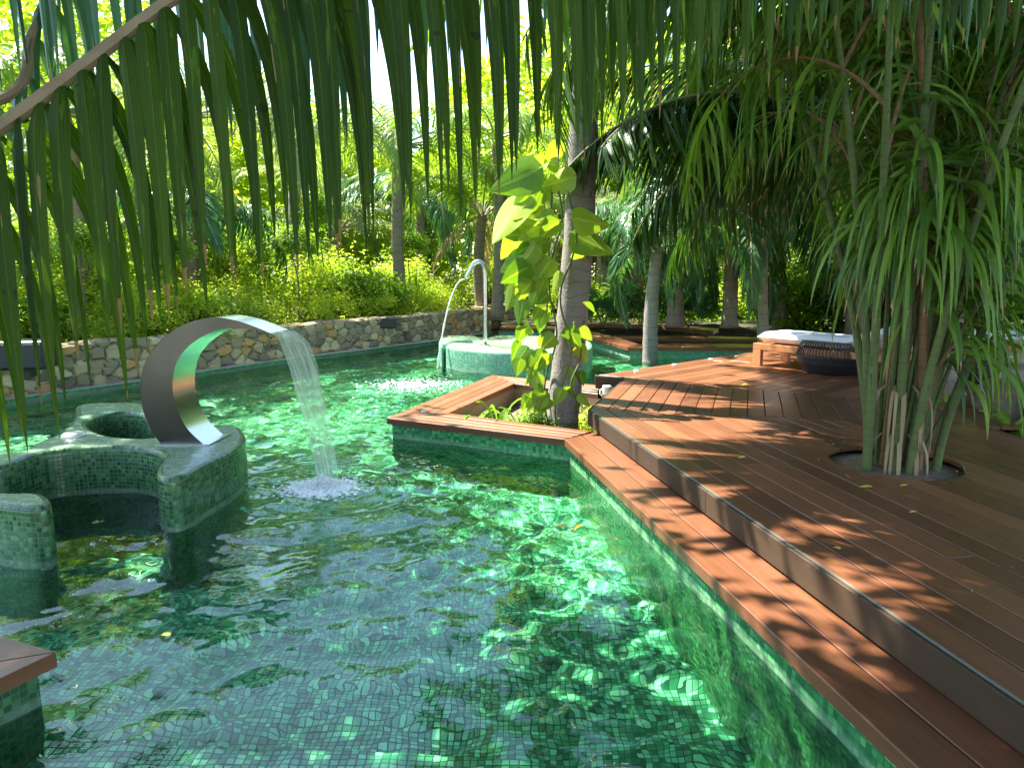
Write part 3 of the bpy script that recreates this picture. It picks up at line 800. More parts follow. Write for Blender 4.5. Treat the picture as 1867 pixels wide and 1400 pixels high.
# --- pipe shower -----------------------------------------------------------
def pipe():
    b = at(884, 630, 0); Y0 = b.y
    t = thing('pipe_shower', 'thin steel pipe shower with a hooked top on the far mosaic wall', 'fountain spout', tuple(b))
    pl = [b] + [atd(x, y, Y0) for x, y in [(884.5, 580), (884.5, 530), (884, 500), (881, 484), (873, 477), (863, 482), (855, 496), (849, 508)]]
    mb = MB(); mb.tube(smooth_path(pl, 4), .040, 14); child(mb.build('pipe', M['steel'], smooth=True), t)
    mb = MB(); mb.lathe([(.09, 0), (.09, .012), (.05, .02)], 20, o=tuple(b)); child(mb.build('flange', M['steel']), t)
    tip = pl[-1]; en = at(797, 672, WZ); pts = []
    for i in range(16):
        s = i/15; pts.append(Vector((tip.x + (en.x-tip.x)*s**.7, tip.y+(en.y-tip.y)*s, tip.z+(WZ-tip.z)*s**1.6)))
    mb = MB(); mb.tube(pts, [.010+.012*math.sin(i*1.7)**2*(i/15) for i in range(16)], 8)
    o = mb.build('falling_water', M['foam2'] if 'foam2' in M else M['fall2'], smooth=True)
    tag(o, 'thin white stream of water arcing from the pipe shower', 'water jet')
def f2():
    t = NT('white_water'); t.set(Base_Color=(.85, .9, .9), Roughness=.15)
    tr = t.n('BsdfTransparent'); mx = t.n('MixShader', {0: .6, 1: tr.outputs[0], 2: t.p.outputs[0]})
    t.t.links.new(mx.outputs[0], t.out.inputs[0]); return t.m
M['fall2'] = f2()
pipe()

# ------------------------------------------------------------------ foliage tools
def strip_leaf(mb, base, d0, length, width, droop, nseg, up, rnd, mi=0, twist=0, fold=.15, taper=1.0, grav=Vector((0, 0, -1)), brk=None, cut=1.0, sdv=None):
    """one ribbon leaflet that bends towards gravity; cut < 1 ends it bluntly"""
    p = Vector(base); d = Vector(d0).normalized(); ds = length/nseg; L = []
    sd = d.cross(up)
    if sd.length < 1e-3: sd = d.orthogonal()
    sd.normalize()
    if sdv is not None: sd = sdv - d*sdv.dot(d); sd.normalize()
    if twist: sd = Matrix.Rotation(twist, 3, d) @ sd
    for i in range(nseg+1):
        t = i/nseg
        wv = width*(min(1, .35+5*t) * (1-t**(2.2*taper))**(.75/taper) if t < 1 else 0)*.5 + .0006
        nn = sd.cross(d).normalized()
        L.append((p.copy(), sd*wv, nn*(-fold*wv), t))
        dd = droop*(ds/length)*(1 + 1.2*t)
        d = (d + grav*dd).normalized()
        if brk is not None and abs(t-brk) < .5/nseg: d = (d + grav*1.5).normalized()
        sd = (sd - d*sd.dot(d));
        sd = sd.normalized() if sd.length > 1e-4 else d.orthogonal().normalized()
        p = p + d*ds
    vs = []; cs = []
    for q, s, n_, t in L:
        vs += [q-s, q+n_, q+s]; cs += [(rnd, t, 0), (rnd, t, .5), (rnd, t, 1)]
    fs = []
    for i in range(nseg):
        for k in (0, 1): fs.append((3*i+k, 3*i+k+1, 3*i+4+k, 3*i+3+k))
    mb.add(vs, fs, mi, cs)
def frond(L=2.6, n=46, ll=.6, lw=.032, e0=55, bend=95, droop=.9, v=25, seg=5, seed=0, rr=.018, start=.14, side=0, jit=.1, fwd=.5, gaps=.04):
    """pinnate palm frond along +Y, arching; returns a mesh builder (0 leaf, 1 rachis)"""
    r = random.Random(seed); mb = MB(); pts = []; dirs = []
    p = Vector((0, 0, 0)); N = 26; yaw = side
    for i in range(N+1):
        s = i/N; e = R(e0 - bend*s**1.25); a = yaw*s*s
        d = Vector((math.sin(a)*math.cos(e), math.cos(a)*math.cos(e), math.sin(e)))
        pts.append(p.copy()); dirs.append(d); p = p + d*(L/N)
    mb.tube(pts, [rr*(1-.85*i/N)+.0015 for i in range(N+1)], 6, 1, (r.random(), 0, 0), cap=False)
    for i in range(n):
        s = start + (1-start)*(i+.5)/n; k = s*N; j = min(int(k), N-1); f = k-j
        q = pts[j].lerp(pts[j+1], f); d = dirs[j].lerp(dirs[j+1], f).normalized()
        x = d.cross(Vector((0, 0, 1)));
        x = x.normalized() if x.length > 1e-3 else Vector((1, 0, 0))
        u = x.cross(d)
        prof = math.sin(math.pi*min(1, .12+.88*s)**.8)**.6 if s < .98 else .35
        for sg in (-1, 1):
            if r.random() < gaps: continue
            ang = fwd + .55*s
            dd = x*sg*math.cos(ang) + d*math.sin(ang) + u*math.sin(R(v)) + Vector([r.gauss(0, jit) for _ in range(3)])
            strip_leaf(mb, q, dd, ll*max(.3, prof)*(.85+.3*r.random()), lw*(.8+.4*r.random()), droop*(.7+.6*r.random()), seg, u, r.random(), 0, r.gauss(0, .25))
    return mb
FR = {}
def proto(key, mats, **kw):
    mb = frond(**kw); o = mb.build('frond', mats); me = o.data; bpy.data.objects.remove(o); FR[key] = me; return me
for i in range(3):
    proto('coco%d' % i, [M['lf_palm'], M['rachis']], L=3.0, n=62, ll=.75, lw=.048, e0=50+8*i, bend=105+12*i, droop=1.1+.3*i, seed=10+i, side=.3*(i-1), rr=.025)
    proto('teal%d' % i, [M['lf_teal'], M['rachis']], L=2.6, n=70, ll=.62, lw=.028, e0=60-8*i, bend=120+10*i, droop=1.6, seed=20+i, side=.3*(i-1), rr=.02)
    proto('lime%d' % i, [M['lf_lime'], M['rachis']], L=2.6, n=60, ll=.62, lw=.030, e0=60-10*i, bend=100+12*i, droop=1.0, seed=30+i, side=.3*(i-1), rr=.02)
    proto('grey%d' % i, [M['lf_grey'], M['rachis']], L=2.8, n=80, ll=.55, lw=.022, e0=65-12*i, bend=110+10*i, droop=1.3, seed=40+i, side=.2*(i-1), rr=.02, v=35)
    proto('long%d' % i, [M['lf_palm'], M['cane_b']], L=2.4, n=30, ll=.80, lw=.032, e0=74-9*i, bend=95+22*i, droop=2.0, seed=50+i, side=.3*(i-1), rr=.012, jit=.30, v=-10, seg=7, gaps=.1)
for i in range(3):
    proto('arch%d' % i, [M['lf_palm'], M['cane_b']], L=2.7, n=66, ll=.85, lw=.033, e0=58-14*i, bend=85+10*i, droop=.9, seed=70+i, side=.25*(i-1), rr=.016, jit=.16, v=-28, seg=7, gaps=.06, fwd=.70)
for i in range(3):
    proto('shady%d' % i, [M['lf_shady'], M['rachis']], L=2.8, n=74, ll=.95, lw=.036, e0=52-12*i, bend=80+10*i, droop=.8, seed=80+i, side=.25*(i-1), rr=.018, jit=.12, v=-25, seg=7, gaps=.05, fwd=.7)
proto('dead0', [M['lf_dead'], M['rachis_b']], L=1.8, n=50, ll=.5, lw=.018, e0=-20, bend=70, droop=2.5, seed=60, jit=.25)

def palm(name, label, base, top, r0, r1, crown, n, bark='bark', size=1.0, group=None, tilt=(0, 0), a0=0, cat='palm tree', dead=0, bulge=0, elev=(-.35, .35), spread=None, keep=None, seed=0, angs=None):
    rr = random.Random(seed+99)
    base = Vector(base); top = Vector(top); t = thing(name, label, cat, tuple(base), 0, group)
    H = (top-base); pts = []; rad = []
    for i in range(25):
        s = i/24; bow = math.sin(s*math.pi)*.04*H.length
        pts.append(Vector((H.x*s + bow*math.cos(seed), H.y*s + bow*math.sin(seed), H.z*s)))
        rad.append((r0 + (r1-r0)*s)*(1 + .035*math.sin(i*2.3+seed)) * (1.25 if i == 0 else 1.1 if i == 1 else 1))
    mb = MB(); mb.tube(pts, rad, 18); mb.build('trunk', M[bark], t, smooth=True)
    for i in range(n):
        a = a0 + 2*math.pi*i*.382 + rr.gauss(0, .12) if angs is None else angs[i]
        fi = rr.randrange(3); k = crown + str(fi); lift = elev[0] + (elev[1]-elev[0])*((i*.618) % 1)
        o = link_mesh('frond', FR[k], t, tuple(H + Vector((0, 0, -.05*size))), (0, 0, 0), size*(.85+.3*rr.random()))
        o.rotation_euler = (Matrix.Rotation(a, 3, 'Z') @ Matrix.Rotation(lift, 3, 'X') @ Matrix.Rotation(rr.gauss(0, .3), 3, 'Y')).to_euler()
    for i in range(dead):
        o = link_mesh('dead_frond', FR['dead0'], t, tuple(H), (0, 0, a0 + i*1.9), size)
    return t

# --- main palm with vine --------------------------------------------------
TB = Vector((.62, 7.75, -.66))
tb = atd(1018, 775, 7.6); tt = atd(1053, 100, 7.5)
TB = Vector((tb.x, 7.6, -.66)); TT = Vector((tt.x+.05, 7.45, 5.1))
palm('coconut_palm', 'thick grey palm trunk rising out of the planter and wrapped in a lime vine', TB, TT, .185, .125, 'coco', 26, 'bark', 1.4, seed=1, a0=.4, elev=(-.25, .5))
def vine():
    t = thing('pothos_vine', 'climbing vine with large lime leaves on the left of the thick palm trunk', 'vine', tuple(TB))
    r = random.Random(5); ax = lambda z: TB + (TT-TB)*((z-TB.z)/(TT.z-TB.z))
    mb = MB()
    for k in range(5):
        a0 = math.pi*(1.0+.25*k) ; pts = []
        for i in range(30):
            z = -.6 + i*(.095 if k < 3 else .05); c = ax(z); a = a0 + .35*math.sin(i*.5+k); rd = .205
            pts.append(c + Vector((math.cos(a)*rd, math.sin(a)*rd*1.0, 0)) - TB)
        mb.tube(pts, .010, 6)
    mb.build('stem', M['cane_g'], t, smooth=True)
    # (px, py, size m, tilt) read off the photograph, plus random fill
    L = [(940, 328, .52), (1015, 333, .38), (1008, 282, .26), (985, 350, .26), (925, 400, .56), (945, 438, .54), (975, 400, .30), (1078, 405, .40), (1080, 445, .44), (1000, 420, .28), (960, 470, .34), (990, 495, .30), (940, 500, .34), (955, 530, .30), (1015, 515, .22), (975, 460, .32),
         (930, 545, .26), (950, 570, .24), (975, 540, .25), (940, 640, .22), (960, 600, .22), (985, 575, .22), (965, 655, .2), (945, 670, .18), (990, 620, .2), (980, 700, .2), (960, 735, .18), (985, 745, .2), (1062, 645, .2), (1060, 690, .16), (1068, 610, .18), (1065, 730, .16), (995, 660, .18), (1075, 560, .16), (970, 500, .28), (950, 610, .2), (935, 480, .3), (1005, 300, .2)]
    for i in range(40):
        y = 300 + 460*r.random(); sp = 42 if y < 520 else 30
        L.append((990 - sp*abs(r.gauss(0, .8)) + (70 if r.random() < .05 else 0), y, .14+.12*r.random()))
    for px, py, s in L:
        c = atd(px, py, 7.35 + r.uniform(-.05, .2)) - TB
        lf = MB(); n = 10; rows = []
        # heart shaped blade, hanging tip down, normal roughly to the camera / sky
        for i in range(n+1):
            u = i/n
            wv = .42*math.sin(math.pi*u**.62)**.75*(1-.25*u) if 0 < u < 1 else .01
            sag = -.18*u*u
            ys = -u + (.5-.5*u)*0
            for k in range(5):
                q = (k-2)/2; rows.append(Vector((q*wv, .10*abs(q)*wv*2.2 + sag*.3 + .03*math.sin(q*7+u*9)*wv, -u + .10*abs(q)*(1-u)*1.3)))
        fs = [(i*5+k, i*5+k+1, (i+1)*5+k+1, (i+1)*5+k) for i in range(n) for k in range(4)]
        side = -1 if px < 1030 else 1
        M3 = Matrix.Rotation(side*(-.9+r.gauss(0, .35))*(1 if py < 520 else .6), 3, 'Y') @ Matrix.Rotation(r.gauss(.30, .30), 3, 'X') @ Matrix.Rotation(r.gauss(0, .5), 3, 'Z')
        rn = r.random()
        top_ = Vector((0, 0, s*.45))
        vs = [M3 @ (v*s + top_) + c for v in rows]
        lf.add(vs, fs, 0, [(rn, .2, (k+.0)/4) for i in range(n+1) for k in range(5)])
        o = lf.build('leaf', M['lf_pothos'], t, smooth=True)
vine()

# --- fallen & floating leaves ------------------------------------------------
def fallen(px, py, z, s, rz, label):
    mb = MB(); r = random.Random(px)
    strip_leaf(mb, (0, 0, .008), (0, 1, .25), s, s*.36, .9, 8, Vector((0, 0, 1)), r.random(), fold=.5)
    o = mb.build('fallen_leaf', M['lf_yellow'], smooth=True); o.location = at(px, py, z); o.rotation_euler = (0, 0, rz)
    tag(o, label, 'leaf', 'fallen yellow leaves')
fallen(1360, 834, 0, .11, 1.9, 'curled yellow leaf on the deck left of the palm hole')
fallen(1590, 889, 0, .12, 1.4, 'yellow leaf on the boards just in front of the palm hole')
fallen(1532, 1003, 0, .07, .5, 'small yellow leaf near the middle of the deck edge')
fallen(1655, 886, 0, .07, 1.5, 'thin pale leaf in front of the palm hole, right of a broader one')
fallen(1672, 935, 0, .06, 1.3, 'thin yellow sliver of leaf on the deck boards nearest the right')
fallen(1362, 701, 0, .10, 1.6, 'yellow leaf in the sunlit patch before the lounger')
fallen(1445, 718, 0, .10, 1.6, 'yellow leaf beside the round black side table')
fallen(1035, 960, WZ+.012, .14, 1.2, 'yellow leaf floating near the planter bench corner, left of its pair')
fallen(1062, 958, WZ+.012, .12, 2.2, 'yellow leaf floating near the deck wall, right of its pair')
fallen(310, 1160, WZ+.012, .10, 1.2, 'orange yellow leaf floating off the near left bench')
fallen(1125, 985, WZ+.012, .06, .4, 'tiny leaf floating close to the tiled side under the step')

def debris():
    mb = MB(); r = random.Random(12)
    for i in range(90):
        if i < 45: a = r.random()*6.28; d = r.uniform(.1, 1)*HR*1.7; p = Vector((HC.x+math.cos(a)*d, HC.y+math.sin(a)*d, .003 if d > HR else -.07))
        else: p = Vector((r.uniform(1.4, 4.1), r.uniform(1.6, 8.5), .003)); 
        if (p.xy-K0).dot(perp(dA)) < .15: continue
        if i < 45: strip_leaf(mb, p, (r.gauss(0, 1), r.gauss(0, 1), .12), r.uniform(.08, .32), .012, .5, 5, Vector((0, 0, 1)), r.random())
        else: strip_leaf(mb, p, (r.gauss(0, 1), r.gauss(0, 1), .1), r.uniform(.015, .05), .010, .5, 3, Vector((0, 0, 1)), r.random())
    o = mb.build('leaf_litter', M['lf_dead']); tag(o, 'dry bits of leaf scattered on the deck around the palm hole', 'leaf litter', kind='stuff')
debris()
# --- furniture ---------------------------------------------------------------
def lounger(label, p, d, group='sun loungers on the far deck'):
    """p: front left foot corner, d: direction of the long side"""
    rz = math.atan2(d.y, d.x); t = thing('sun_lounger', label, 'sun lounger', (p.x, p.y, .001), rz, group)
    W, Lh = .78, 2.0
    a = .5*0
    mb = MB()
    mb.box((0, 0, .23), (Lh, .05, .32), c=(.3, .5, 0)); mb.box((0, W-.05, .23), (Lh, W, .32), c=(.6, .5, 0))
    mb.box((0, .051, .231), (.05, W-.051, .318), c=(.5, 0, 0)); mb.box((Lh-.05, .051, .231), (Lh, W-.051, .318), c=(.5, 0, 0))
    for i in range(14): mb.box((.07+i*.135, .051, .285), (.15+i*.135, W-.051, .305), c=(random.random(), 0, 0))
    mb.build('frame', M['teak'], t, bevel=.004)
    for x, y in ((0.001, .001), (Lh-.131, .001), (.001, W-.071), (Lh-.131, W-.071)):
        mb = MB(); mb.box((x, y, 0), (x+.13, y+.07, .2298), c=(random.random(), .1, 0)); mb.build('leg', M['teak'], t, bevel=.004)
    # mattress
    nx, ny = 24, 12; vs = []; fs = []
    for side_ in (0, 1):
        for i in range(nx+1):
            for j in range(ny+1):
                u, v_ = i/nx, j/ny; e = min(u, 1-u)*Lh; f = min(v_, 1-v_)*W
                rnd_ = min(1, e/.07)**.5 * min(1, f/.07)**.5 if e > 0 and f > 0 else 0
                z = .335 + (.075 + .075*rnd_ if side_ else .075-.072*rnd_)
                bk = max(0, u-.66)*Lh*.32
                vs.append((.04+u*(Lh-.08), .03 + v_*(W-.06), z+bk))
    n1 = (nx+1)*(ny+1); g = lambda s_, i, j: s_*n1 + i*(ny+1)+j
    for i in range(nx):
        for j in range(ny):
            fs.append((g(1, i, j), g(1, i+1, j), g(1, i+1, j+1), g(1, i, j+1))); fs.append((g(0, i, j), g(0, i, j+1), g(0, i+1, j+1), g(0, i+1, j)))
    o = mesh('mattress', vs, fs, M['cushion'], t, smooth=True)
    mb = MB(); mb.tube([(.05, .035, .41), (Lh*.66, .035, .41)], .006, 6); mb.build('piping', M['cushion'], o)
    return t
FL = at(1371, 665, 0); dl = Vector((.60, -.80)).normalized()
lounger('teak sun lounger with thick white mattress behind the round black side table', FL, dl)
lounger('teak sun lounger with white mattress seen right of the leaning palm canes', Vector((6.55, 10.6, 0)), dl)
def drum(p, r, h, label):
    t = thing('side_table', label, 'side table', tuple(p), 0, 'black woven side tables')
    mb = MB(); n = 64
    prof = [(.74, .02), (.86, .28), (.985, .56), (.80, .97)]
    mb.lathe([(r*.70, 0), (r*.76, .012), (r*.90, h*.30), (r*.96, h*.50), (r*.96, h*.52), (r*.90, h*.52), (r*.7, h*.30)], 48); mb.build('base', M['wicker'], t, smooth=False)
    mb = MB()
    for k in range(n):
        a = 2*math.pi*k/n; c, s = math.cos(a), math.sin(a)
        mb.tube([(r*f*c, r*f*s, h*z) for f, z in ((.97, .52), (.93, .72), (.82, .96))], .008, 5)
    mb.build('spindles', M['wicker'], t)
    mb = MB(); mb.lathe([(r*1.0, h*.50), (r*1.01, h*.515), (r*1.0, h*.535), (r*.95, h*.535)], 48); mb.build('hoop', M['wicker'], t)
    mb = MB(); mb.lathe([(r*.80, h*.955), (r*.845, h*.96), (r*.845, h*.995), (r*.80, h)], 48); mb.build('top', M['black'], t)
drum(at(1515, 678, 0), .47, .43, 'round black woven side table in front of the nearer lounger')
drum(Vector((5.72, 8.75, .0)), .30, .40, 'small dark woven side table by the right lounger')
# fixtures
def speaker(p, rz, s, label):
    t = thing('garden_speaker', label, 'speaker', tuple(p), rz, 'black box speakers along the stone wall')
    mb = MB(); mb.box((-.5*s, -.35*s, 0), (.5*s, .35*s, .62*s)); mb.build('housing', M['black'], t, bevel=.07*s)
    mb = MB(); mb.box((-.44*s, -.375*s, .06*s), (.44*s, -.352*s, .56*s)); mb.build('grille', M['wicker'], t, bevel=.01)
    mb = MB(); mb.box((-.06*s, -.05*s, -.2*s), (.06*s, .25*s, -.001)); mb.build('bracket', M['black'], t)
kp = atd(50, 672, 9.2)
speaker(kp, .2, .60, 'large black speaker in front of the left end of the stone wall')
p_ = atd(707, 598, 15.75); speaker(p_ , .3, .36, 'small black speaker fixed on the middle of the stone wall')
t_ = thing('wall_light', 'white swivel lamp clipped beside the notch in the deck', 'lamp', tuple(at(1106, 722, CZ)))
mb = MB(); mb.tube([(0, 0, .02), (0, 0, .13)], .055, 16); mb.build('lamp_head', M['white'], t_, bevel=.008)
mb = MB(); mb.tube([(-.05, 0, .0), (-.08, 0, .03), (-.08, 0, .07), (-.05, 0, .09)], .012, 8); mb.build('bracket', M['white'], t_)
# right side paving, rocks
mb = MB(); mb.prism(ccw([(5.62, 6.9), (16, 6.9), (16, 15), (5.62, 15)]), -.10, -.004)
tag(mb.build('paving', M['pave']), kind='structure')
def rock(p, s, label, seed):
    bm = bmesh.new(); bmesh.ops.create_icosphere(bm, subdivisions=3, radius=1); r = random.Random(seed)
    ph = [r.random()*6 for _ in range(6)]
    for v in bm.verts:
        c = v.co; k = 1 + .16*math.sin(3*c.x+ph[0])*math.cos(3*c.y+ph[1]) + .1*math.sin(6*c.z+ph[2]+3*c.x) + .05*math.sin(9*c.y+ph[3])
        v.co = Vector((c.x*s[0], c.y*s[1], c.z*s[2]))*k
    me = bpy.data.meshes.new('boulder'); bm.to_mesh(me); bm.free(); me.materials.append(M['rock'])
    o = bpy.data.objects.new('boulder', me); C.objects.link(o); o.location = p; tag(o, label, 'rock', 'boulders at the right edge')
rock((4.95, 7.0, .05), (.30, .35, .26), 'brown boulder beside the deck at the right, behind low plants', 1)
rock((5.3, 6.5, .05), (.42, .35, .30), 'brown boulder cut off by the right edge of the view', 2)

# ------------------------------------------------------------------ leafy shrubs and trees
def leaf_cloud(cent, nrm, size, seed, aspect=.45, jitter=.6):
    """cent (n,3), nrm (n,3): small folded leaves as 2 quads each"""
    r = np.random.default_rng(seed); n = len(cent)
    nrm = nrm + r.normal(0, jitter, (n, 3)); nrm /= np.linalg.norm(nrm, axis=1)[:, None]+1e-9
    t = r.normal(0, 1, (n, 3)); t -= nrm*(t*nrm).sum(1)[:, None]; t /= np.linalg.norm(t, axis=1)[:, None]+1e-9
    b = np.cross(nrm, t); s = (size*r.uniform(.6, 1.35, n))[:, None]
    base = cent - t*s*.5; tip = cent + t*s*.5 - nrm*s*.12; m1 = cent - t*s*.08 - nrm*s*.03
    l_ = cent - t*s*.05 + b*s*aspect*.5 + nrm*s*.08; r_ = cent - t*s*.05 - b*s*aspect*.5 + nrm*s*.08
    V = np.stack([base, l_, tip, r_, m1], 1).reshape(-1, 3)
    i = np.arange(n)[:, None]*5
    F = np.concatenate([i+np.array([[0, 4, 2, 1]]), i+np.array([[0, 3, 2, 4]])], 1).reshape(-1, 4)
    rc = np.repeat(r.random(n), 5); col = np.stack([rc, np.tile([0, .5, 1, .5, .4], n)*.9, np.tile([.5, 0, .5, 1, .5], n)], 1)
    return V, F, col
def np_mesh(name, V, F, col, mat):
    me = bpy.data.meshes.new(name); me.vertices.add(len(V)); me.vertices.foreach_set('co', np.asarray(V, np.float32).ravel())
    me.loops.add(len(F)*4); me.loops.foreach_set('vertex_index', np.asarray(F, np.int32).ravel())
    me.polygons.add(len(F)); me.polygons.foreach_set('loop_start', np.arange(0, len(F)*4, 4, dtype=np.int32))
    me.update(calc_edges=True); me.materials.append(mat)
    a = me.color_attributes.new('col', 'FLOAT_COLOR', 'POINT'); c4 = np.ones((len(V), 4), np.float32); c4[:, :3] = col
    a.data.foreach_set('color', c4.ravel()); return me
SH = {}
def shrub_proto(key, mat, nclump, per, size, rad, seed, flat=1.0, asp=.45, spread=.16, low=.12):
    r = np.random.default_rng(seed); cs = []; nr = []; tips = []
    for i in range(nclump):
        d = r.normal(0, 1, 3); d /= np.linalg.norm(d); d[2] = abs(d[2])*1.1 - .25
        q = d*np.array([rad, rad, flat])*r.uniform(.45, 1.0)*(.8+.35*r.random()); q[2] = max(q[2]+low+.35*flat, .06)
        tips.append(q); k = int(per*r.uniform(.5, 1.5))
        c = q + r.normal(0, 1, (k, 3))*np.array([spread, spread, spread*.75])*rad; c[:, 2] = np.maximum(c[:, 2], .03)
        cs.append(c); n_ = np.tile(np.array([0, 0, 1.0]) + d*.6, (k, 1)); nr.append(n_)
    V, F, col = leaf_cloud(np.concatenate(cs), np.concatenate(nr), size, seed)
    mb = MB(); rr = random.Random(seed)
    for q in tips[::max(1, len(tips)//9)]:
        q = Vector(q); a = Vector((rr.gauss(0, .05), rr.gauss(0, .05), 0))
        mb.tube([a, a.lerp(q, .5) + Vector((0, 0, .12*q.z)), q], [.022*rad+.004, .014*rad+.003, .004], 5)
    o = mb.build('stems', M['twig'], None); st_ = o.data; bpy.data.objects.remove(o)
    SH[key] = (np_mesh('foliage', V, F, col, mat), st_)
for i in range(3):
    shrub_proto('lime%d' % i, M['lf_bush'], 60, 58, .095, 1.0, 100+i)
    shrub_proto('green%d' % i, M['lf_bush2'], 60, 55, .13, 1.0, 110+i, asp=.5)
    shrub_proto('fine%d' % i, M['lf_bush'], 70, 60, .060, 1.0, 120+i, flat=.8)
    shrub_proto('dark%d' % i, M['lf_dark'], 70, 60, .14, 1.0, 130+i, flat=1.1)
for i in range(3): shrub_proto('shade%d' % i, M['lf_dark'], 130, 52, .085, 1.0, 140+i, flat=1.0, spread=.14)
def shrub(key, p, s, label, cat='shrub', name='shrub', group=None, rz=0, sz=None):
    t = thing(name, label, cat, tuple(p), rz, group); sc = (s, s, sz or s)
    link_mesh('foliage', SH[key][0], t, sc=sc); link_mesh('stems', SH[key][1], t, sc=sc); return t

def fan_proto(key, mat, seed, n=9, R_=.55, H=.6):
    """low clump of fan leaves"""
    r = random.Random(seed); mb = MB(); st = MB()
    for i in range(n):
        a = 2*math.pi*i/n + r.gauss(0, .2); e = r.uniform(.5, 1.25); d = Vector((math.cos(a)*math.cos(e), math.sin(a)*math.cos(e), math.sin(e)))
        tip = d*H*r.uniform(.7, 1.2); st.tube([Vector((0, 0, 0)), tip*.5 + Vector((0, 0, .05)), tip], .008, 5)
        x = d.cross(Vector((0, 0, 1))).normalized(); rn = r.random()
        for k in range(17):
            b = R(-115 + 230*k/16); dd = d*math.cos(b) + x*math.sin(b)
            strip_leaf(mb, tip, dd, R_*(.75+.25*math.cos(b))*r.uniform(.9, 1.05), .055, .7, 4, x.cross(d), (rn+.1*r.random()) % 1, fold=.3)
    o = mb.build('fan_leaves', mat, None); a = o.data; bpy.data.objects.remove(o)
    o = st.build('stalks', M['cane_g'], None); b = o.data; bpy.data.objects.remove(o); SH[key] = (a, b)
for i in range(2):
    fan_proto('fan%d' % i, M['lf_teal'], 200+i); fan_proto('fanl%d' % i, M['lf_lime'], 210+i, R_=.5)
def blade_proto(key, mat, seed, n=22, L=.55, w=.05, e=(.5, 1.3), droop=1.3):
    r = random.Random(seed); mb = MB()
    for i in range(n):
        a = 6.283*i/n*1.0 + r.gauss(0, .3); q = r.uniform(*e); d = Vector((math.cos(a)*math.cos(q), math.sin(a)*math.cos(q), math.sin(q)))
        strip_leaf(mb, (d.x*.02, d.y*.02, 0), d, L*r.uniform(.6, 1.15), w*r.uniform(.8, 1.2), droop, 7, Vector((0, 0, 1)) if abs(d.z) < .95 else Vector((1, 0, 0)), r.random(), fold=.4)
    o = mb.build('leaves', mat, None); SH[key] = (o.data, None); bpy.data.objects.remove(o)
blade_proto('blade0', M['lf_palm'], 301, 24, .55, .075)
blade_proto('blade1', M['lf_bush2'], 302, 26, .35, .05)
blade_proto('blade2', M['lf_palm'], 303, 30, .28, .06)
blade_proto('banana0', M['lf_lime'], 311, 12, .62, .13, (.7, 1.4), 1.6)
blade_proto('banana1', M['lf_bush2'], 312, 14, .55, .11, (.6, 1.4), 1.4)
blade_proto('reed0', M['lf_bush2'], 304, 60, 1.2, .02, (1.0, 1.5), .8)
def blades(key, p, s, label, cat='plant', name='leafy_plant', group=None, rz=0):
    t = thing(name, label, cat, tuple(p), rz, group); link_mesh('leaves', SH[key][0], t, sc=s); return t

# inside the planter
blades('blade0', Vector((atd(860, 760, 7.75).x, 7.75, -.42)), 1.15, 'broad strap leaved plant at the left inside the sunken planter')
blades('blade1', Vector((atd(910, 765, 7.7).x, 7.7, -.42)), 1.9, 'bright green plant between the strap leaved one and the trunk')
shrub('lime0', Vector((atd(1062, 765, 7.9).x+.03, 7.85, -.62)), .36, 'small lime bush right of the thick trunk inside the planter')
blades('blade2', Vector((atd(950, 765, 7.55).x, 7.5, -.38)), 1.5, 'low leafy plant against the left foot of the thick trunk')
shrub('green1', Vector((atd(975, 765, 7.9).x, 7.6, -.55)), .34, 'small green bush tucked left of the thick trunk in the planter')
# right edge low plants
for i, (x, y, s, lb) in enumerate([(4.55, 7.35, 1.0, 'low green plant behind the brown boulder on the right'), (4.55, 6.35, 1.1, 'low broad leaved plant at the deck corner on the right edge'), (4.9, 6.0, 1.0, 'low leafy plant cut by the right edge beside the boulder'), (4.6, 6.75, .8, 'small leafy plant hugging the foot of the boulder'), (5.2, 7.4, 1.2, 'bright low plant under the second lounger')]):
    blades(['blade2', 'blade1'][i % 2], Vector((x, y, -.1)), s, lb, group='low plants by the right boulder', rz=i)

# ------------------------------------------------------------------ background garden
rr = random.Random(21)
def kerb_at(f):
    k = f*(len(kerbo)-1); i = min(int(k), len(kerbo)-2); p = kerbo[i].lerp(kerbo[i+1], k-i); d = (kerbo[i+1]-kerbo[i]).normalized()
    return p, Vector((-d.y, d.x))
WH = ['at the far left end of the wall', 'behind the left part of the wall', 'left of the crescent spout', 'above the crescent spout', 'behind the middle of the wall', 'near the small speaker', 'left of the pipe shower', 'behind the pipe shower', 'at the right end of the wall']
def where(f): return WH[min(8, int(f*9))]
kinds = ['lime', 'fine', 'green', 'lime', 'fine']
hue = {'lime': 'sunlit lime', 'fine': 'small leaved yellow green', 'green': 'broad leaved green', 'dark': 'dark green'}
cnt = 0
for row, (dist, n, s0, s1) in enumerate([(.9, 20, .55, .85), (2.3, 17, .8, 1.2), (4.2, 14, 1.2, 1.7), (7.0, 11, 1.7, 2.3)]):
    rn = ['front', 'second', 'third', 'fourth'][row]
    for i in range(n):
        f = .12 + .88*(i+.5+rr.uniform(-.3, .3))/n; p, nn = kerb_at(f)
        k = kinds[(i*2+row) % 5]
        q = p + nn*(dist+rr.uniform(-.3, .4)); s = rr.uniform(s0, s1)
        shrub('%s%d' % (k, (i+row) % 3), (q.x, q.y, .16), s, '%s bush in the %s row %s, number %d along it' % (hue[k], rn, where(f), i+1) if False else '%s bush %s, %s row back' % (hue[k], where(f), rn), group='bushes behind the stone wall', rz=rr.random()*6, sz=s*rr.uniform(.8, 1.15))
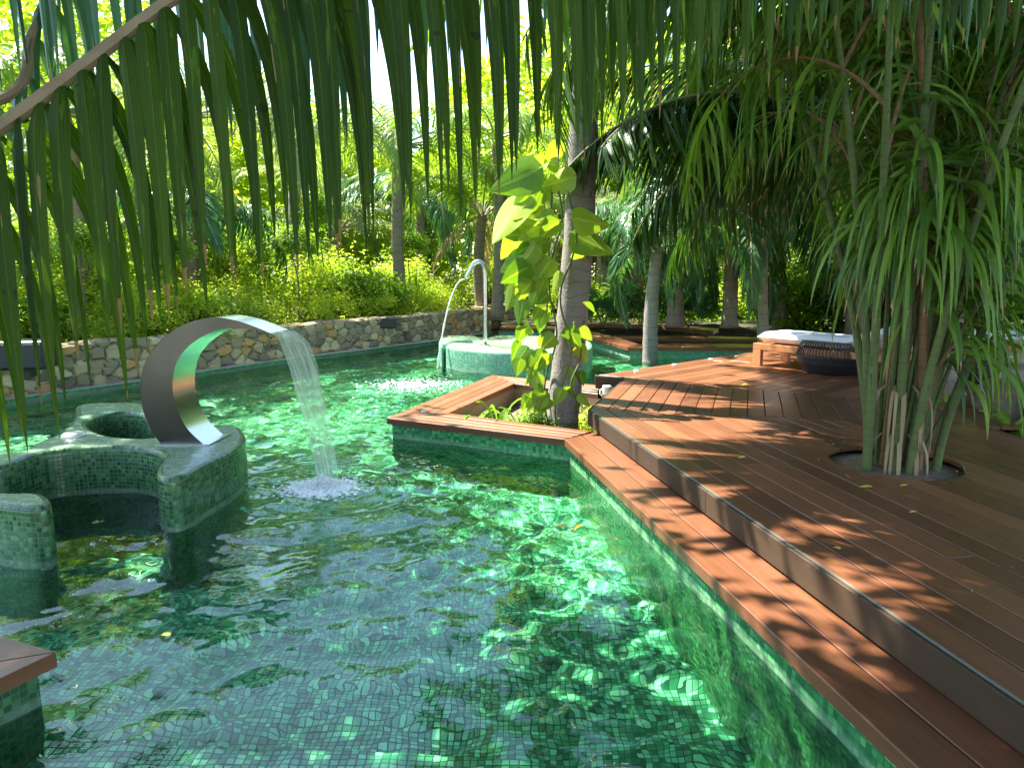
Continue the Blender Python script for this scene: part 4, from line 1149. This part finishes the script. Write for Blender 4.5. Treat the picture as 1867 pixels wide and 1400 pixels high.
# bushes closing the middle and right
mid = [(.8, 23.0, 1.1, 'lime'), (2.6, 23.6, 1.2, 'fine'), (4.4, 23.4, 1.2, 'green'), (6.2, 22.6, 1.2, 'green'), (-.8, 24.6, 1.5, 'lime'), (1.6, 26, 1.8, 'lime'), (4.0, 26.5, 1.9, 'fine'), (6.8, 26, 2.0, 'lime'), (9.2, 24.5, 2.0, 'green'), (11.5, 22, 2.0, 'dark'),
       (7.4, 18.2, 1.1, 'green'), (8.6, 17.0, 1.2, 'dark'), (10.0, 16.4, 1.3, 'green'), (11.6, 15.4, 1.4, 'dark'), (13.2, 14.5, 1.6, 'green'), (9.4, 19.5, 1.7, 'dark'), (12.2, 18.5, 2.0, 'lime'), (14.8, 17, 2.2, 'lime'), (7.2, 20.5, 1.4, 'lime')]
for i, (x, y, s, k) in enumerate(mid):
    wh = 'beyond the slim grey palm' if x < 5 else 'beyond the far end of the deck' if x < 9.3 else 'at the back right behind the loungers'
    shrub('%s%d' % (k, i % 3), (x, y, -.1), s, '%s bush %s, about %s wide' % (hue[k], wh, 'two metres' if s < 1.25 else 'three metres' if s < 1.75 else 'four metres'), group='bushes beyond the deck', rz=i*1.3)
# low fan palms
for i, (px, py, s, k, lb) in enumerate([(1100, 588, 1.5, 'fan0', 'dark fan palm clump right of the vine behind the far rim'), (1140, 580, 1.4, 'fanl0', 'sunlit fan palm clump left of the slim palm'), (1168, 586, 1.2, 'fan1', 'dark fan palm just left of the slim grey trunk'), (1225, 590, 1.4, 'fanl1', 'lime fan palm right of the slim grey trunk'), (1255, 590, 1.2, 'fan0', 'dark fan palm at the foot of the drooping fronds'), (1078, 580, 1.2, 'fanl1', 'small lime fan palm beside the vine')]):
    p = at(px, py+8, -.1)
    t = thing('fan_palm', lb, 'fan palm', tuple(p), i*1.1, 'low fan palms'); link_mesh('fan_leaves', SH[k][0], t, sc=s); link_mesh('stalks', SH[k][1], t, sc=s)
# reeds behind wall
for i, (px, dist) in enumerate([(745, 1.6), (860, 1.4), (905, 1.3), (610, 1.7)]):
    f = [.70, .84, .92, .55][i]; p, nn = kerb_at(f); q = p+nn*dist
    blades('reed0', (q.x, q.y, .16), 1.4, ['tall yellow grass clump near the small speaker', 'tall grass clump left of the vine', 'tall grass clump hidden partly by the vine', 'tall grass clump right of the spout'][i], 'grass clump', 'grass_clump')

# palms of the background
for i, (f, dist, s, lb) in enumerate([(.35, 1.6, 2.4, 'big leaved plant at the left above the wall'), (.48, 2.2, 2.8, 'big leaved plant rising right of the crescent spout'), (.6, 1.5, 2.0, 'big leaved plant above the middle of the wall'), (.74, 2.4, 3.0, 'big leaved plant left of the pipe shower'), (.22, 2.4, 2.8, 'big leaved plant at the far left behind the wall'), (.88, 2.0, 2.6, 'big leaved plant right behind the pipe shower')]):
    p, nn = kerb_at(f); q = p+nn*dist; blades('banana%d' % (i % 2), (q.x, q.y, .16), s, lb, 'big leaved plant', 'big_leaved_plant', 'big leaved plants behind the wall', rz=i)
for i, (f, dist, h) in enumerate([(.3, 1.2, 2.6), (.38, 2.6, 3.4), (.45, 1.1, 2.2), (.52, 3.0, 3.6), (.58, 1.0, 2.1), (.66, 2.2, 3.2), (.72, 1.1, 2.3), (.8, 2.4, 3.3), (.9, 1.2, 2.4)]):
    p, nn = kerb_at(f); q = p+nn*dist; t = thing('sapling', 'thin bare stemmed sapling %s' % ['at the left of the wall', 'tall, left of the spout', 'short, behind the spout', 'tall, right of the spout', 'short, left of the wall middle', 'tall, at the wall middle', 'short, near the small speaker', 'tall, left of the pipe shower', 'right of the pipe shower'][i], 'sapling', (q.x, q.y, .16), i, 'thin saplings behind the wall')
    mb = MB(); pt = [Vector((.12*math.sin(i+k*.6)*k/10, .1*math.cos(i*2+k*.5)*k/10, h*k/10)) for k in range(11)]
    mb.tube(pt, [.020-.0014*k for k in range(11)], 6)
    for k in range(4, 10):
        a = k*2.4+i; mb.tube([pt[k], pt[k] + Vector((math.cos(a)*.3, math.sin(a)*.3, .22))], [.008, .003], 4)
    mb.build('stem', M['twig'], t); link_mesh('leaves', SH['green%d' % (i % 3)][0], t, (0, 0, h*.62), sc=(.55, .55, h*.22))
def bgp(px, y, ztop, r0, crown, n, lb, bark='bark', size=1.0, zb=.1, lean=0, **kw):
    x = (px-933.5)/FPX*y
    return palm('palm_tree', lb, (x, y, zb), (x+lean, y, ztop), r0, r0*.75, crown, n, bark, size, 'garden palms', **kw)
bgp(1188, 13.6, 1.75, .15, 'teal', 12, 'slim grey palm growing through the far timber coping', 'bark', .95, zb=-.5, lean=.08, seed=2, a0=.4, elev=(-.5, .15))
bgp(1162, 19, 1.9, .24, 'grey', 16, 'palm with brown fibrous trunk behind the slim grey palm', 'fibre', 1.2, seed=3, elev=(-.4, .5))
bgp(1232, 16.2, 1.9, .2, 'teal', 14, 'palm with short dark trunk right of the slim grey palm', 'bark_dark', 1.15, seed=4, elev=(-.5, .2))
bgp(560, 17.5, 4.6, .16, 'grey', 11, 'tall pale palm rising behind the middle of the wall, highest of the pale ones', 'bark', 1.3, seed=41, elev=(-.6, .2))
bgp(735, 15.8+2, 4.3, .16, 'lime', 11, 'tall blue green palm between the spout and the vine', 'bark_dark', 1.3, seed=42, elev=(-.7, .1))
bgp(350, 14.6, 4.3, .15, 'grey', 11, 'tall blue green palm hanging fronds over the left of the wall', 'bark_dark', 1.25, seed=43, elev=(-.8, 0))
bgp(150, 12.5, 4.0, .15, 'lime', 16, 'tall lime palm at the left end of the wall', 'bark_dark', 1.2, seed=44, elev=(-.6, .1))
bgp(905, 18.5, 4.6, .16, 'lime', 11, 'tall sunlit palm directly behind the vine', 'bark_dark', 1.3, seed=45, elev=(-.6, .1))
bgp(620, 25, 2.6, .2, 'grey', 18, 'pale feathery palm standing far behind the middle of the wall', 'bark', 1.5, seed=5)
bgp(480, 22, 1.6, .2, 'lime', 16, 'lime palm behind the bushes above the crescent spout', 'bark_dark', 1.2, seed=6)
bgp(250, 17, 2.0, .18, 'lime', 16, 'lime palm behind the left part of the wall', 'bark_dark', 1.2, seed=7)
bgp(60, 13.5, 1.5, .16, 'lime', 14, 'yellow green palm rising at the far left', 'bark_dark', 1.1, seed=8)
bgp(370, 15.5, 2.5, .15, 'teal', 13, 'blue green palm hanging its fronds left of the spout', 'bark_dark', 1.15, seed=9, elev=(-.7, -.1))
bgp(880, 20, 2.8, .18, 'lime', 16, 'sunlit palm right behind the pipe shower', 'bark_dark', 1.25, seed=10, dead=3)
bgp(770, 24, 3.4, .18, 'teal', 16, 'tall blue green palm left of the vine', 'bark_dark', 1.5, seed=11, elev=(-.6, .2))
bgp(1010, 26, 3.2, .2, 'lime', 16, 'sunlit palm far behind the thick trunk', 'bark_dark', 1.5, seed=12)
bgp(1090, 24, 3.0, .2, 'grey', 16, 'pale palm right of the thick trunk in the distance', 'bark_dark', 1.4, seed=13)
bgp(1330, 15.5, 2.6, .17, 'teal', 18, 'shaded palm drooping over the left end of the lounger', 'bark_dark', 1.45, seed=14, elev=(-.7, 0))
bgp(1420, 18, 3.2, .2, 'coco', 17, 'dark palm behind the nearer lounger', 'bark_dark', 1.5, seed=15, elev=(-.6, .1))
bgp(1560, 14.5, 3.4, .18, 'coco', 18, 'dark palm behind the cane clump', 'bark_dark', 1.4, seed=16, elev=(-.7, .1))
bgp(1740, 15, 3.2, .18, 'lime', 17, 'sunlit palm at the back right above the second lounger', 'bark_dark', 1.4, seed=17, elev=(-.6, .2))
bgp(1900, 12, 3.0, .18, 'coco', 16, 'dark palm cut off by the right edge', 'bark_dark', 1.3, seed=18, elev=(-.7, .1))
bgp(1290, 11.6, 3.5, .12, 'teal', 1, 'x', 'bark_dark', 1.3, seed=19) if False else None
# palms whose fronds fill the upper right, rooted beyond the deck
bgp(1640, 9.8, 3.6, .10, 'long', 20, 'tall dark palm hanging long leaves over the nearer lounger', 'bark_dark', 1.6, zb=-.1, seed=20, elev=(-.5, .2))
bgp(1395, 13.3, 3.3, .11, 'long', 20, 'palm with long drooping leaves at the far end of the deck', 'bark_dark', 1.8, zb=-.1, seed=21, elev=(-.5, .1))
palm('palm_tree', 'deep green palm leaning left over the far deck, its fronds combed down and left', (5.0, 7.9, -.1), (3.75, 8.2, 2.75), .11, .08, 'shady', 15, 'bark_dark', 1.15, 'garden palms', seed=51, angs=[.5, .85, 1.15, 1.45, 1.75, 2.05, 2.3, .2, -.2, -.7, -1.2, -1.7, 1.3, 1.6, 1.0], elev=(-.45, .25))
palm('palm_tree', 'deep green palm hidden behind the cane clump, fronds over the second lounger', (6.6, 8.4, -.1), (6.0, 8.6, 3.1), .11, .08, 'shady', 14, 'bark_dark', 1.15, 'garden palms', seed=52, elev=(-.4, .3))
# taller trees at the back
for i, (x, y, s, k) in enumerate([(-17.5, 17.5, 3.2, 'lime'), (-11.5, 23.5, 3.6, 'lime'), (3.4, 27.5, 5.0, 'lime'), (-22, 30, 4.2, 'lime'), (-15, 34, 4.4, 'green'), (-27, 22, 4.2, 'green'), (-5.5, 36, 2.9, 'fine'), (2, 36, 4.6, 'lime'), (8, 35, 5.0, 'green'), (14, 31, 5.0, 'dark'), (20, 27, 5.2, 'green'), (26, 20, 5.2, 'dark'), (19, 16, 4.0, 'dark'), (-18, 15, 3.4, 'green')]):
    nm = ['far left behind the wall, tallest there', 'left of the wide gap of sky, the tallest', 'tall and dark behind the thick trunk', 'at the far left', 'left of centre in the distance', 'at the extreme left edge', 'in the gap behind the hanging leaves', 'behind the thick trunk', 'behind the slim palm', 'far beyond the loungers', 'far right behind the palms', 'at the extreme right', 'right behind the second lounger', 'left beyond the wall end'][i]
    t = thing('tree', '%s crowned tree %s' % ({'lime': 'sunlit lime', 'green': 'mid green', 'fine': 'low yellow green', 'dark': 'dark green'}[k], nm), 'tree', (x, y, -.1), i*1.7, 'trees closing the garden')
    link_mesh('crown', SH['%s%d' % (k, i % 3)][0], t, (0, 0, s*.35), sc=(s, s, s*1.1))
    link_mesh('crown_branches', SH['%s%d' % (k, i % 3)][1], t, (0, 0, s*.35), sc=(s, s, s*1.1))
    mb = MB(); mb.tube([(0, 0, 0), (.1, .05, s*.3), (0, 0, s*.7)], [.22, .17, .1], 10); mb.build('trunk', M['bark_dark'], t, smooth=True)
# thicket as one mass far behind
def thicket():
    r = np.random.default_rng(77); n = 60000
    a = r.uniform(-.85, .85, n); d = r.uniform(28, 33, n); x = d*np.sin(a); y = d*np.cos(a)
    hmax = 9.0 + 1.0*np.sin(a*9) + .7*np.sin(a*23+1) + np.where((a > -.42) & (a < -.10), -1.6, .8)
    z = r.random(n)**.8*hmax
    V, F, col = leaf_cloud(np.stack([x, y, z], 1), np.tile([0, -.3, .8], (n, 1)), .46, 5)
    o = bpy.data.objects.new('thicket', np_mesh('thicket', V, F, col, M['lf_bush'])); C.objects.link(o)
    tag(o, 'distant mass of sunlit leaves closing off the garden', 'thicket', kind='stuff')
thicket()
# ground cover behind the wall
def cover():
    r = np.random.default_rng(78); n = 16000; pts = []
    for i in range(n):
        p, nn = kerb_at(r.uniform(.1, 1)); q = p + nn*(.35 + 9*r.random()**1.3); pts.append((q.x, q.y, .16+.25*r.random()**2))
    V, F, col = leaf_cloud(np.array(pts), np.tile([0, 0, 1.], (n, 1)), .11, 6)
    o = bpy.data.objects.new('ground_cover', np_mesh('ground_cover', V, F, col, M['lf_bush'])); C.objects.link(o)
    tag(o, 'leafy ground cover behind the stone wall', 'ground cover', kind='stuff')
cover()
def cover2():
    r = np.random.default_rng(79); n = 9000
    x = r.uniform(.5, 12, n); y = r.uniform(19.8, 27, n); m = r.random(n) < .45; y[m] = r.uniform(16.5, 21, m.sum()); x[m] = r.uniform(7.0, 13, m.sum())
    V, F, col = leaf_cloud(np.stack([x, y, -.08+.4*r.random(n)**2], 1), np.tile([0, 0, 1.], (n, 1)), .16, 8)
    o = bpy.data.objects.new('ground_cover', np_mesh('ground_cover', V, F, col, M['lf_bush2'])); C.objects.link(o)
    tag(o, 'low leafy ground cover beyond the far timber rim', 'ground cover', kind='stuff')
cover2()

# unseen palms added outside the frame, crowns shading the water and deck
palm('coconut_palm', 'tall palm out of view on the left whose crown shades the pool', (-4.9, -.8, -.1), (-1.0, 3.6, 5.2), .17, .12, 'coco', 17, size=1.3, seed=31, elev=(-.1, .5))
palm('coconut_palm', 'tall palm out of view on the right whose crown shades the deck', (5.6, 1.0, -.1), (2.0, 2.6, 5.0), .17, .12, 'coco', 17, size=1.25, seed=32, elev=(-.1, .5))

def shade_tree(lb, base, c, r_, key, hgt):  # trees put in for shade, crowns above the view blocking sun and sky
    t = thing('shade_tree', lb, 'tree', base, 0, 'shade trees added around the pool'); b = Vector(base); q = Vector(c)-b
    link_mesh('crown', SH[key][0], t, tuple(q), (0, 0, r_), sc=(r_, r_, hgt))
    mb = MB(); mid_ = Vector((q.x*.15, q.y*.15, q.z*.6)); mb.tube(smooth_path([(0, 0, 0), mid_, q*1.0 + Vector((0, 0, hgt*.4))], 6), [.26-.016*i for i in range(13)], 12); mb.build('trunk', M['bark_dark'], t, smooth=True)
shade_tree('broad unseen tree added to shade the middle of the deck from above', (6.2, -1.5, -.1), (.9, 5.6, 6.4), 3.6, 'shade0', 1.6)
shade_tree('broad unseen tree added to shade the near deck from above', (6.6, -2.5, -.1), (1.6, 1.6, 6.2), 3.4, 'shade1', 1.6)
shade_tree('broad unseen tree added to shade the pool edge and the step from above', (-6.6, .2, -.1), (-1.3, 4.3, 7.6), 2.5, 'shade2', 1.3)
shade_tree('broad tree added right of the frame to shade the deck', (8.8, 3.4, -.1), (7.2, 5.2, 6.0), 3.4, 'shade0', 1.8)
shade_tree('broad tree added for shade behind the viewer on the right', (4.5, -6, -.1), (4.2, -2.6, 6.0), 3.6, 'shade1', 1.8)
shade_tree('broad tree added for shade behind the viewer on the left', (-6, -6, -.1), (-2.4, -1.8, 6.4), 3.4, 'shade2', 1.8)
shade_tree('broad tree added above the near mosaic wall to block sky', (-9.9, 3.0, -.1), (-7.2, 8.4, 6.2), 3.0, 'shade1', 2.6)
shade_tree('tree added so its high crown closes the sky above the thick trunk', (7.5, 13.5, -.1), (1.7, 12.2, 8.0), 2.7, 'shade2', 2.0)
shade_tree('broad unseen tree added to shade the near corner of the pool from above', (-6.3, -2.5, -.1), (-5.0, 4.6, 6.2), 2.7, 'shade2', 1.5)

# ------------------------------------------------------------------ cane palm clump in the deck hole
def clump():
    t = thing('cane_palm', 'clumping palm with many leaning canes growing through the round hole in the deck', 'palm tree', (HC.x, HC.y, -.065))
    mb = MB(); mb.lathe([(HR+.06, -.01), (HR+.06, 0), (.26, .035), (0.01, .06)], 24); mb.build('soil', M['soil'], t)
    r = random.Random(9)
    canes = [(-.20, 0, -.62, -.1, 3.6, 0), (-.08, -.15, -.14, -.2, 4.2, 0), (.02, .05, .18, .1, 4.5, 0), (.10, -.12, -.45, .0, 4.4, 1), (.18, .02, .75, .2, 3.9, 0), (.24, -.10, 1.25, -.1, 3.3, 0), (-.12, .14, -.95, .5, 3.7, 0), (.05, .2, .35, .8, 4.2, 1), (.28, .12, 1.05, .6, 3.7, 1), (-.25, -.1, -.35, -.5, 3.2, 0), (.0, -.2, .45, -.6, 3.6, 0)]
    for i, (x, y, lx, ly, h, br) in enumerate(canes):
        pts = []
        for k in range(18):
            s = k/17; pts.append(Vector((x + lx*s**1.5, y + ly*s**1.5, h*s)))
        mb = MB(); mb.tube(pts, [(.031-.014*k/17)*(1.08 if k % 3 == 0 else 1) for k in range(18)], 10, cap=False)
        mb.build('cane', M['cane_b' if br else 'cane_g'], t, smooth=True)
        nfr = 7
        for j in range(nfr):
            s = .34 + .66*j/(nfr-1) if i % 2 else .55+.45*j/(nfr-1); q = pts[min(17, int(s*17))]
            a = r.choice((-1, 1))*r.uniform(.15, 2.0)
            if a > .6 and s < .75: continue
            o = link_mesh('frond', FR['long%d' % r.randrange(3)], t, tuple(q), sc=r.uniform(.75, 1.1))
            o.rotation_euler = (Matrix.Rotation(a, 3, 'Z') @ Matrix.Rotation(r.uniform(-.2, .35), 3, 'X')).to_euler()
    for j, (z, a, sc_, tl, dx) in enumerate([(3.3, 1.5, 1.0, .1, -.5), (3.0, 1.9, 1.05, 0, -.4), (3.6, 1.7, 1.1, -.1, -.4), (2.9, .7, 1.0, .2, -.1), (3.3, .2, 1.0, .1, 0), (3.1, -.6, 1.0, .1, .4), (2.7, -1.2, .9, .2, .6), (3.4, 1.8, 1.0, .1, -.4), (3.2, -1.5, .9, .3, .3), (3.8, 1.0, 1.1, -.1, -.2), (3.2, 1.9, 1.0, .2, -.2), (3.0, 1.25, 1.1, .3, -.3), (3.1, 1.65, 1.15, .35, -.5), (4.2, 1.4, 1.3, .1, -.4), (4.3, .4, 1.3, .1, 0), (4.4, -.5, 1.3, .1, .2), (4.3, 1.9, 1.3, .1, -.3), (4.4, -1.4, 1.25, .1, .3), (4.0, 1.8, 1.35, .3, -.2)]):
        if .8 < a < 2.3: z = max(z, 2.9) + .2
        o = link_mesh('frond', FR['arch%d' % (j % 3)], t, (dx, .1, z), sc=sc_)
        o.rotation_euler = (Matrix.Rotation(a, 3, 'Z') @ Matrix.Rotation(tl-.25, 3, 'X')).to_euler()
    # low, long hanging leaves around the canes
    for j in range(36):
        mb = MB(); a = r.random()*6.28; c, s_ = math.cos(a), math.sin(a); z0 = r.uniform(.65, 2.2); z0 = max(z0, 1.5) if c < -.2 else z0; q0 = Vector((c*.15+r.uniform(-.05, .3), s_*.12, z0))
        for k in range(11):
            d = Vector((c+r.gauss(0, .5), s_+r.gauss(0, .5), r.uniform(.1, .9)))
            strip_leaf(mb, q0 + Vector((c*.02*k, s_*.02*k, .05*k)), d, r.uniform(.5, 1.0), r.uniform(.024, .040), 2.6, 8, Vector((0, 0, 1)), r.random(), twist=r.gauss(0, .6))
        mb.tube([Vector((0, 0, 0)) + Vector((c*.12, s_*.1, 0)), q0 + Vector((0, 0, .0)), q0 + Vector((c*.3, s_*.3, .6))], [.018, .012, .004], 6, 1)
        mb.build('low_frond', [M['lf_palm'], M['cane_b'] if j % 3 == 0 else M['cane_g']], t)
    # dead leaf bases
    for j in range(9):
        mb = MB(); a = r.random()*6.28
        for k in range(2): strip_leaf(mb, (math.cos(a)*.16, math.sin(a)*.12, .3+.35*k), (math.cos(a), math.sin(a), .9), .5, .022, 6.5, 6, Vector((0, 0, 1)), r.random())
        mb.build('dead_leaf', M['lf_dead'], t)
clump()

# ------------------------------------------------------------------ the big hanging fronds close to the camera
def big_frond(par, name, path, tips, npair, wl, seed, mat, lean=.10, rr0=.022, back=.10, mats2=None, width=.036, y0=0.0, y1=1.0):
    """path: world points of the rachis; tips(px) -> world z of the leaflet tips below it"""
    r = random.Random(seed); P = smooth_path(path, 10); mb = MB(); o0 = Vector(par.location)
    N = len(P)-1; Q = [p-o0 for p in P]
    mb.tube(Q, [rr0*(1-.75*i/N)+.003 for i in range(N+1)], 8, 1)
    seg = [0]
    for i in range(N): seg.append(seg[-1] + (P[i+1]-P[i]).length)
    for i in range(npair):
        s = seg[-1]*(y0 + (y1-y0)*(i+.5)/npair); j = 0
        while j < N-1 and seg[j+1] < s: j += 1
        f = (s-seg[j])/(seg[j+1]-seg[j]); q = P[j].lerp(P[j+1], f); d = (P[j+1]-P[j]).normalized()
        for sd in (-1, 1):
            L = tips(q, sd, r)
            if L < .06: continue
            out = Vector((0, sd*1.0, 0)); dd = out*.5 + d*(.32+r.gauss(0, .05)) + Vector((0, 0, -.55))
            strip_leaf(mb, q-o0, dd, L*1.04, wl*r.uniform(.85, 1.15), 5.0*(.8/max(L, .3))*.35+1.1, 14, Vector((-1, 0, 0)) if False else out.cross(d), r.random(), twist=r.gauss(0, .14), fold=.35, taper=.85, sdv=Vector((1, r.gauss(0, .25)+.2*sd, 0)))
    return mb.build(name, [mat, M['rachis_b']], par)
def front_palm():
    # crown of the palm that stands left of the frame; its trunk is out of view
    base = Vector((-2.6, .15, CZ-.08)); t = thing('coconut_palm', 'dark palm whose broad backlit leaflets hang like a curtain across the top of the view', 'palm tree', tuple(base))
    mb = MB(); mb.tube([(0, 0, -.02), (.03, .02, .5), (.0, .0, 1.12)], [.18, .14, .13], 18); mb.build('trunk', M['bark'], t, smooth=True)
    P = [Vector((-2.6, .17, .85)), Vector((-2.05, .85, 1.22)), atd(-250, 380, 1.45), atd(0, 232, 1.6), atd(150, 122, 1.66), atd(320, -5, 1.72), atd(600, -190, 1.80), atd(900, -280, 1.9), atd(1250, -300, 2.0), atd(1600, -240, 2.1), atd(1950, -120, 2.2), atd(2200, -60, 2.25)]
    tx = [-300, 30, 145, 265, 385, 485, 590, 640, 700, 800, 890, 950, 1060, 1110, 1190, 1300, 1450, 1600, 1867, 2100]
    ty = [1050, 815, 730, 610, 570, 510, 495, 440, 410, 395, 330, 305, 270, 240, 180, 130, 85, 80, 85, 120]
    def tips(q, sd, r):
        px = 933.5 + FPX*q.x/q.y; drift = 45*max(0, min(1, (1200-px)/1000)); y = np.interp(px+drift, tx, ty) + r.gauss(0, 22) - (55 if sd > 0 else 0)*r.random()
        z = atd(px, y, q.y+.05*sd).z
        return max(0, q.z - z)
    big_frond(t, 'frond', P, tips, 100, .041, 3, M['lf_front'], rr0=.017)
    # a second frond behind, higher, and one crossing at the upper left
    P2_ = [p + Vector((.06, .55, .50)) for p in P[5:]]
    P2_ = [Vector((-2.6, .17, .88)), P2_[0].lerp(Vector((-2.6, .3, 1.6)), .45) + Vector((0, 0, .35))] + P2_
    def tips2(q, sd, r):
        return .62 + .12*r.random() - .05*(q.x)
    big_frond(t, 'frond', P2_, tips2, 110, .042, 4, M['lf_teal'], rr0=.018)
    P3_ = [Vector((-2.6, .17, .9)), Vector((-1.9, 1.1, 1.55)), atd(-60, 200, 1.75), atd(60, 60, 1.95), atd(110, -100, 2.1), atd(130, -260, 2.2)]
    def tips3(q, sd, r): return .42*r.uniform(.8, 1.1)
    big_frond(t, 'frond', P3_, tips3, 24, .030, 5, M['lf_teal'], rr0=.016)
    return t, base
fp, fb = front_palm()
# its higher fronds, spreading over the water and the deck
rz_ = random.Random(44)
for i, (a, l_, s_) in enumerate([(-2.3, .3, 1.1), (3.0, .5, 1.2), (2.3, .3, 1.2), (1.6, .2, 1.2), (1.0, .4, 1.1), (2.7, .7, 1.1)]):
    o = link_mesh('frond', FR['coco%d' % (i % 3)], fp, (0, 0, 1.08), sc=s_)
    o.rotation_euler = (Matrix.Rotation(a, 3, 'Z') @ Matrix.Rotation(l_, 3, 'X')).to_euler()
for o in bpy.data.objects:
    if o.name.split('.')[0] in ('pool_floor', 'pool_wall', 'pool_step', 'tiled_side'): o.cycles.is_caustics_receiver = True
water.cycles.is_caustics_caster = True
ld.cycles.is_caustics_light = True
print('objects', len(bpy.data.objects), 'polys', sum(len(m.polygons) for m in bpy.data.meshes))
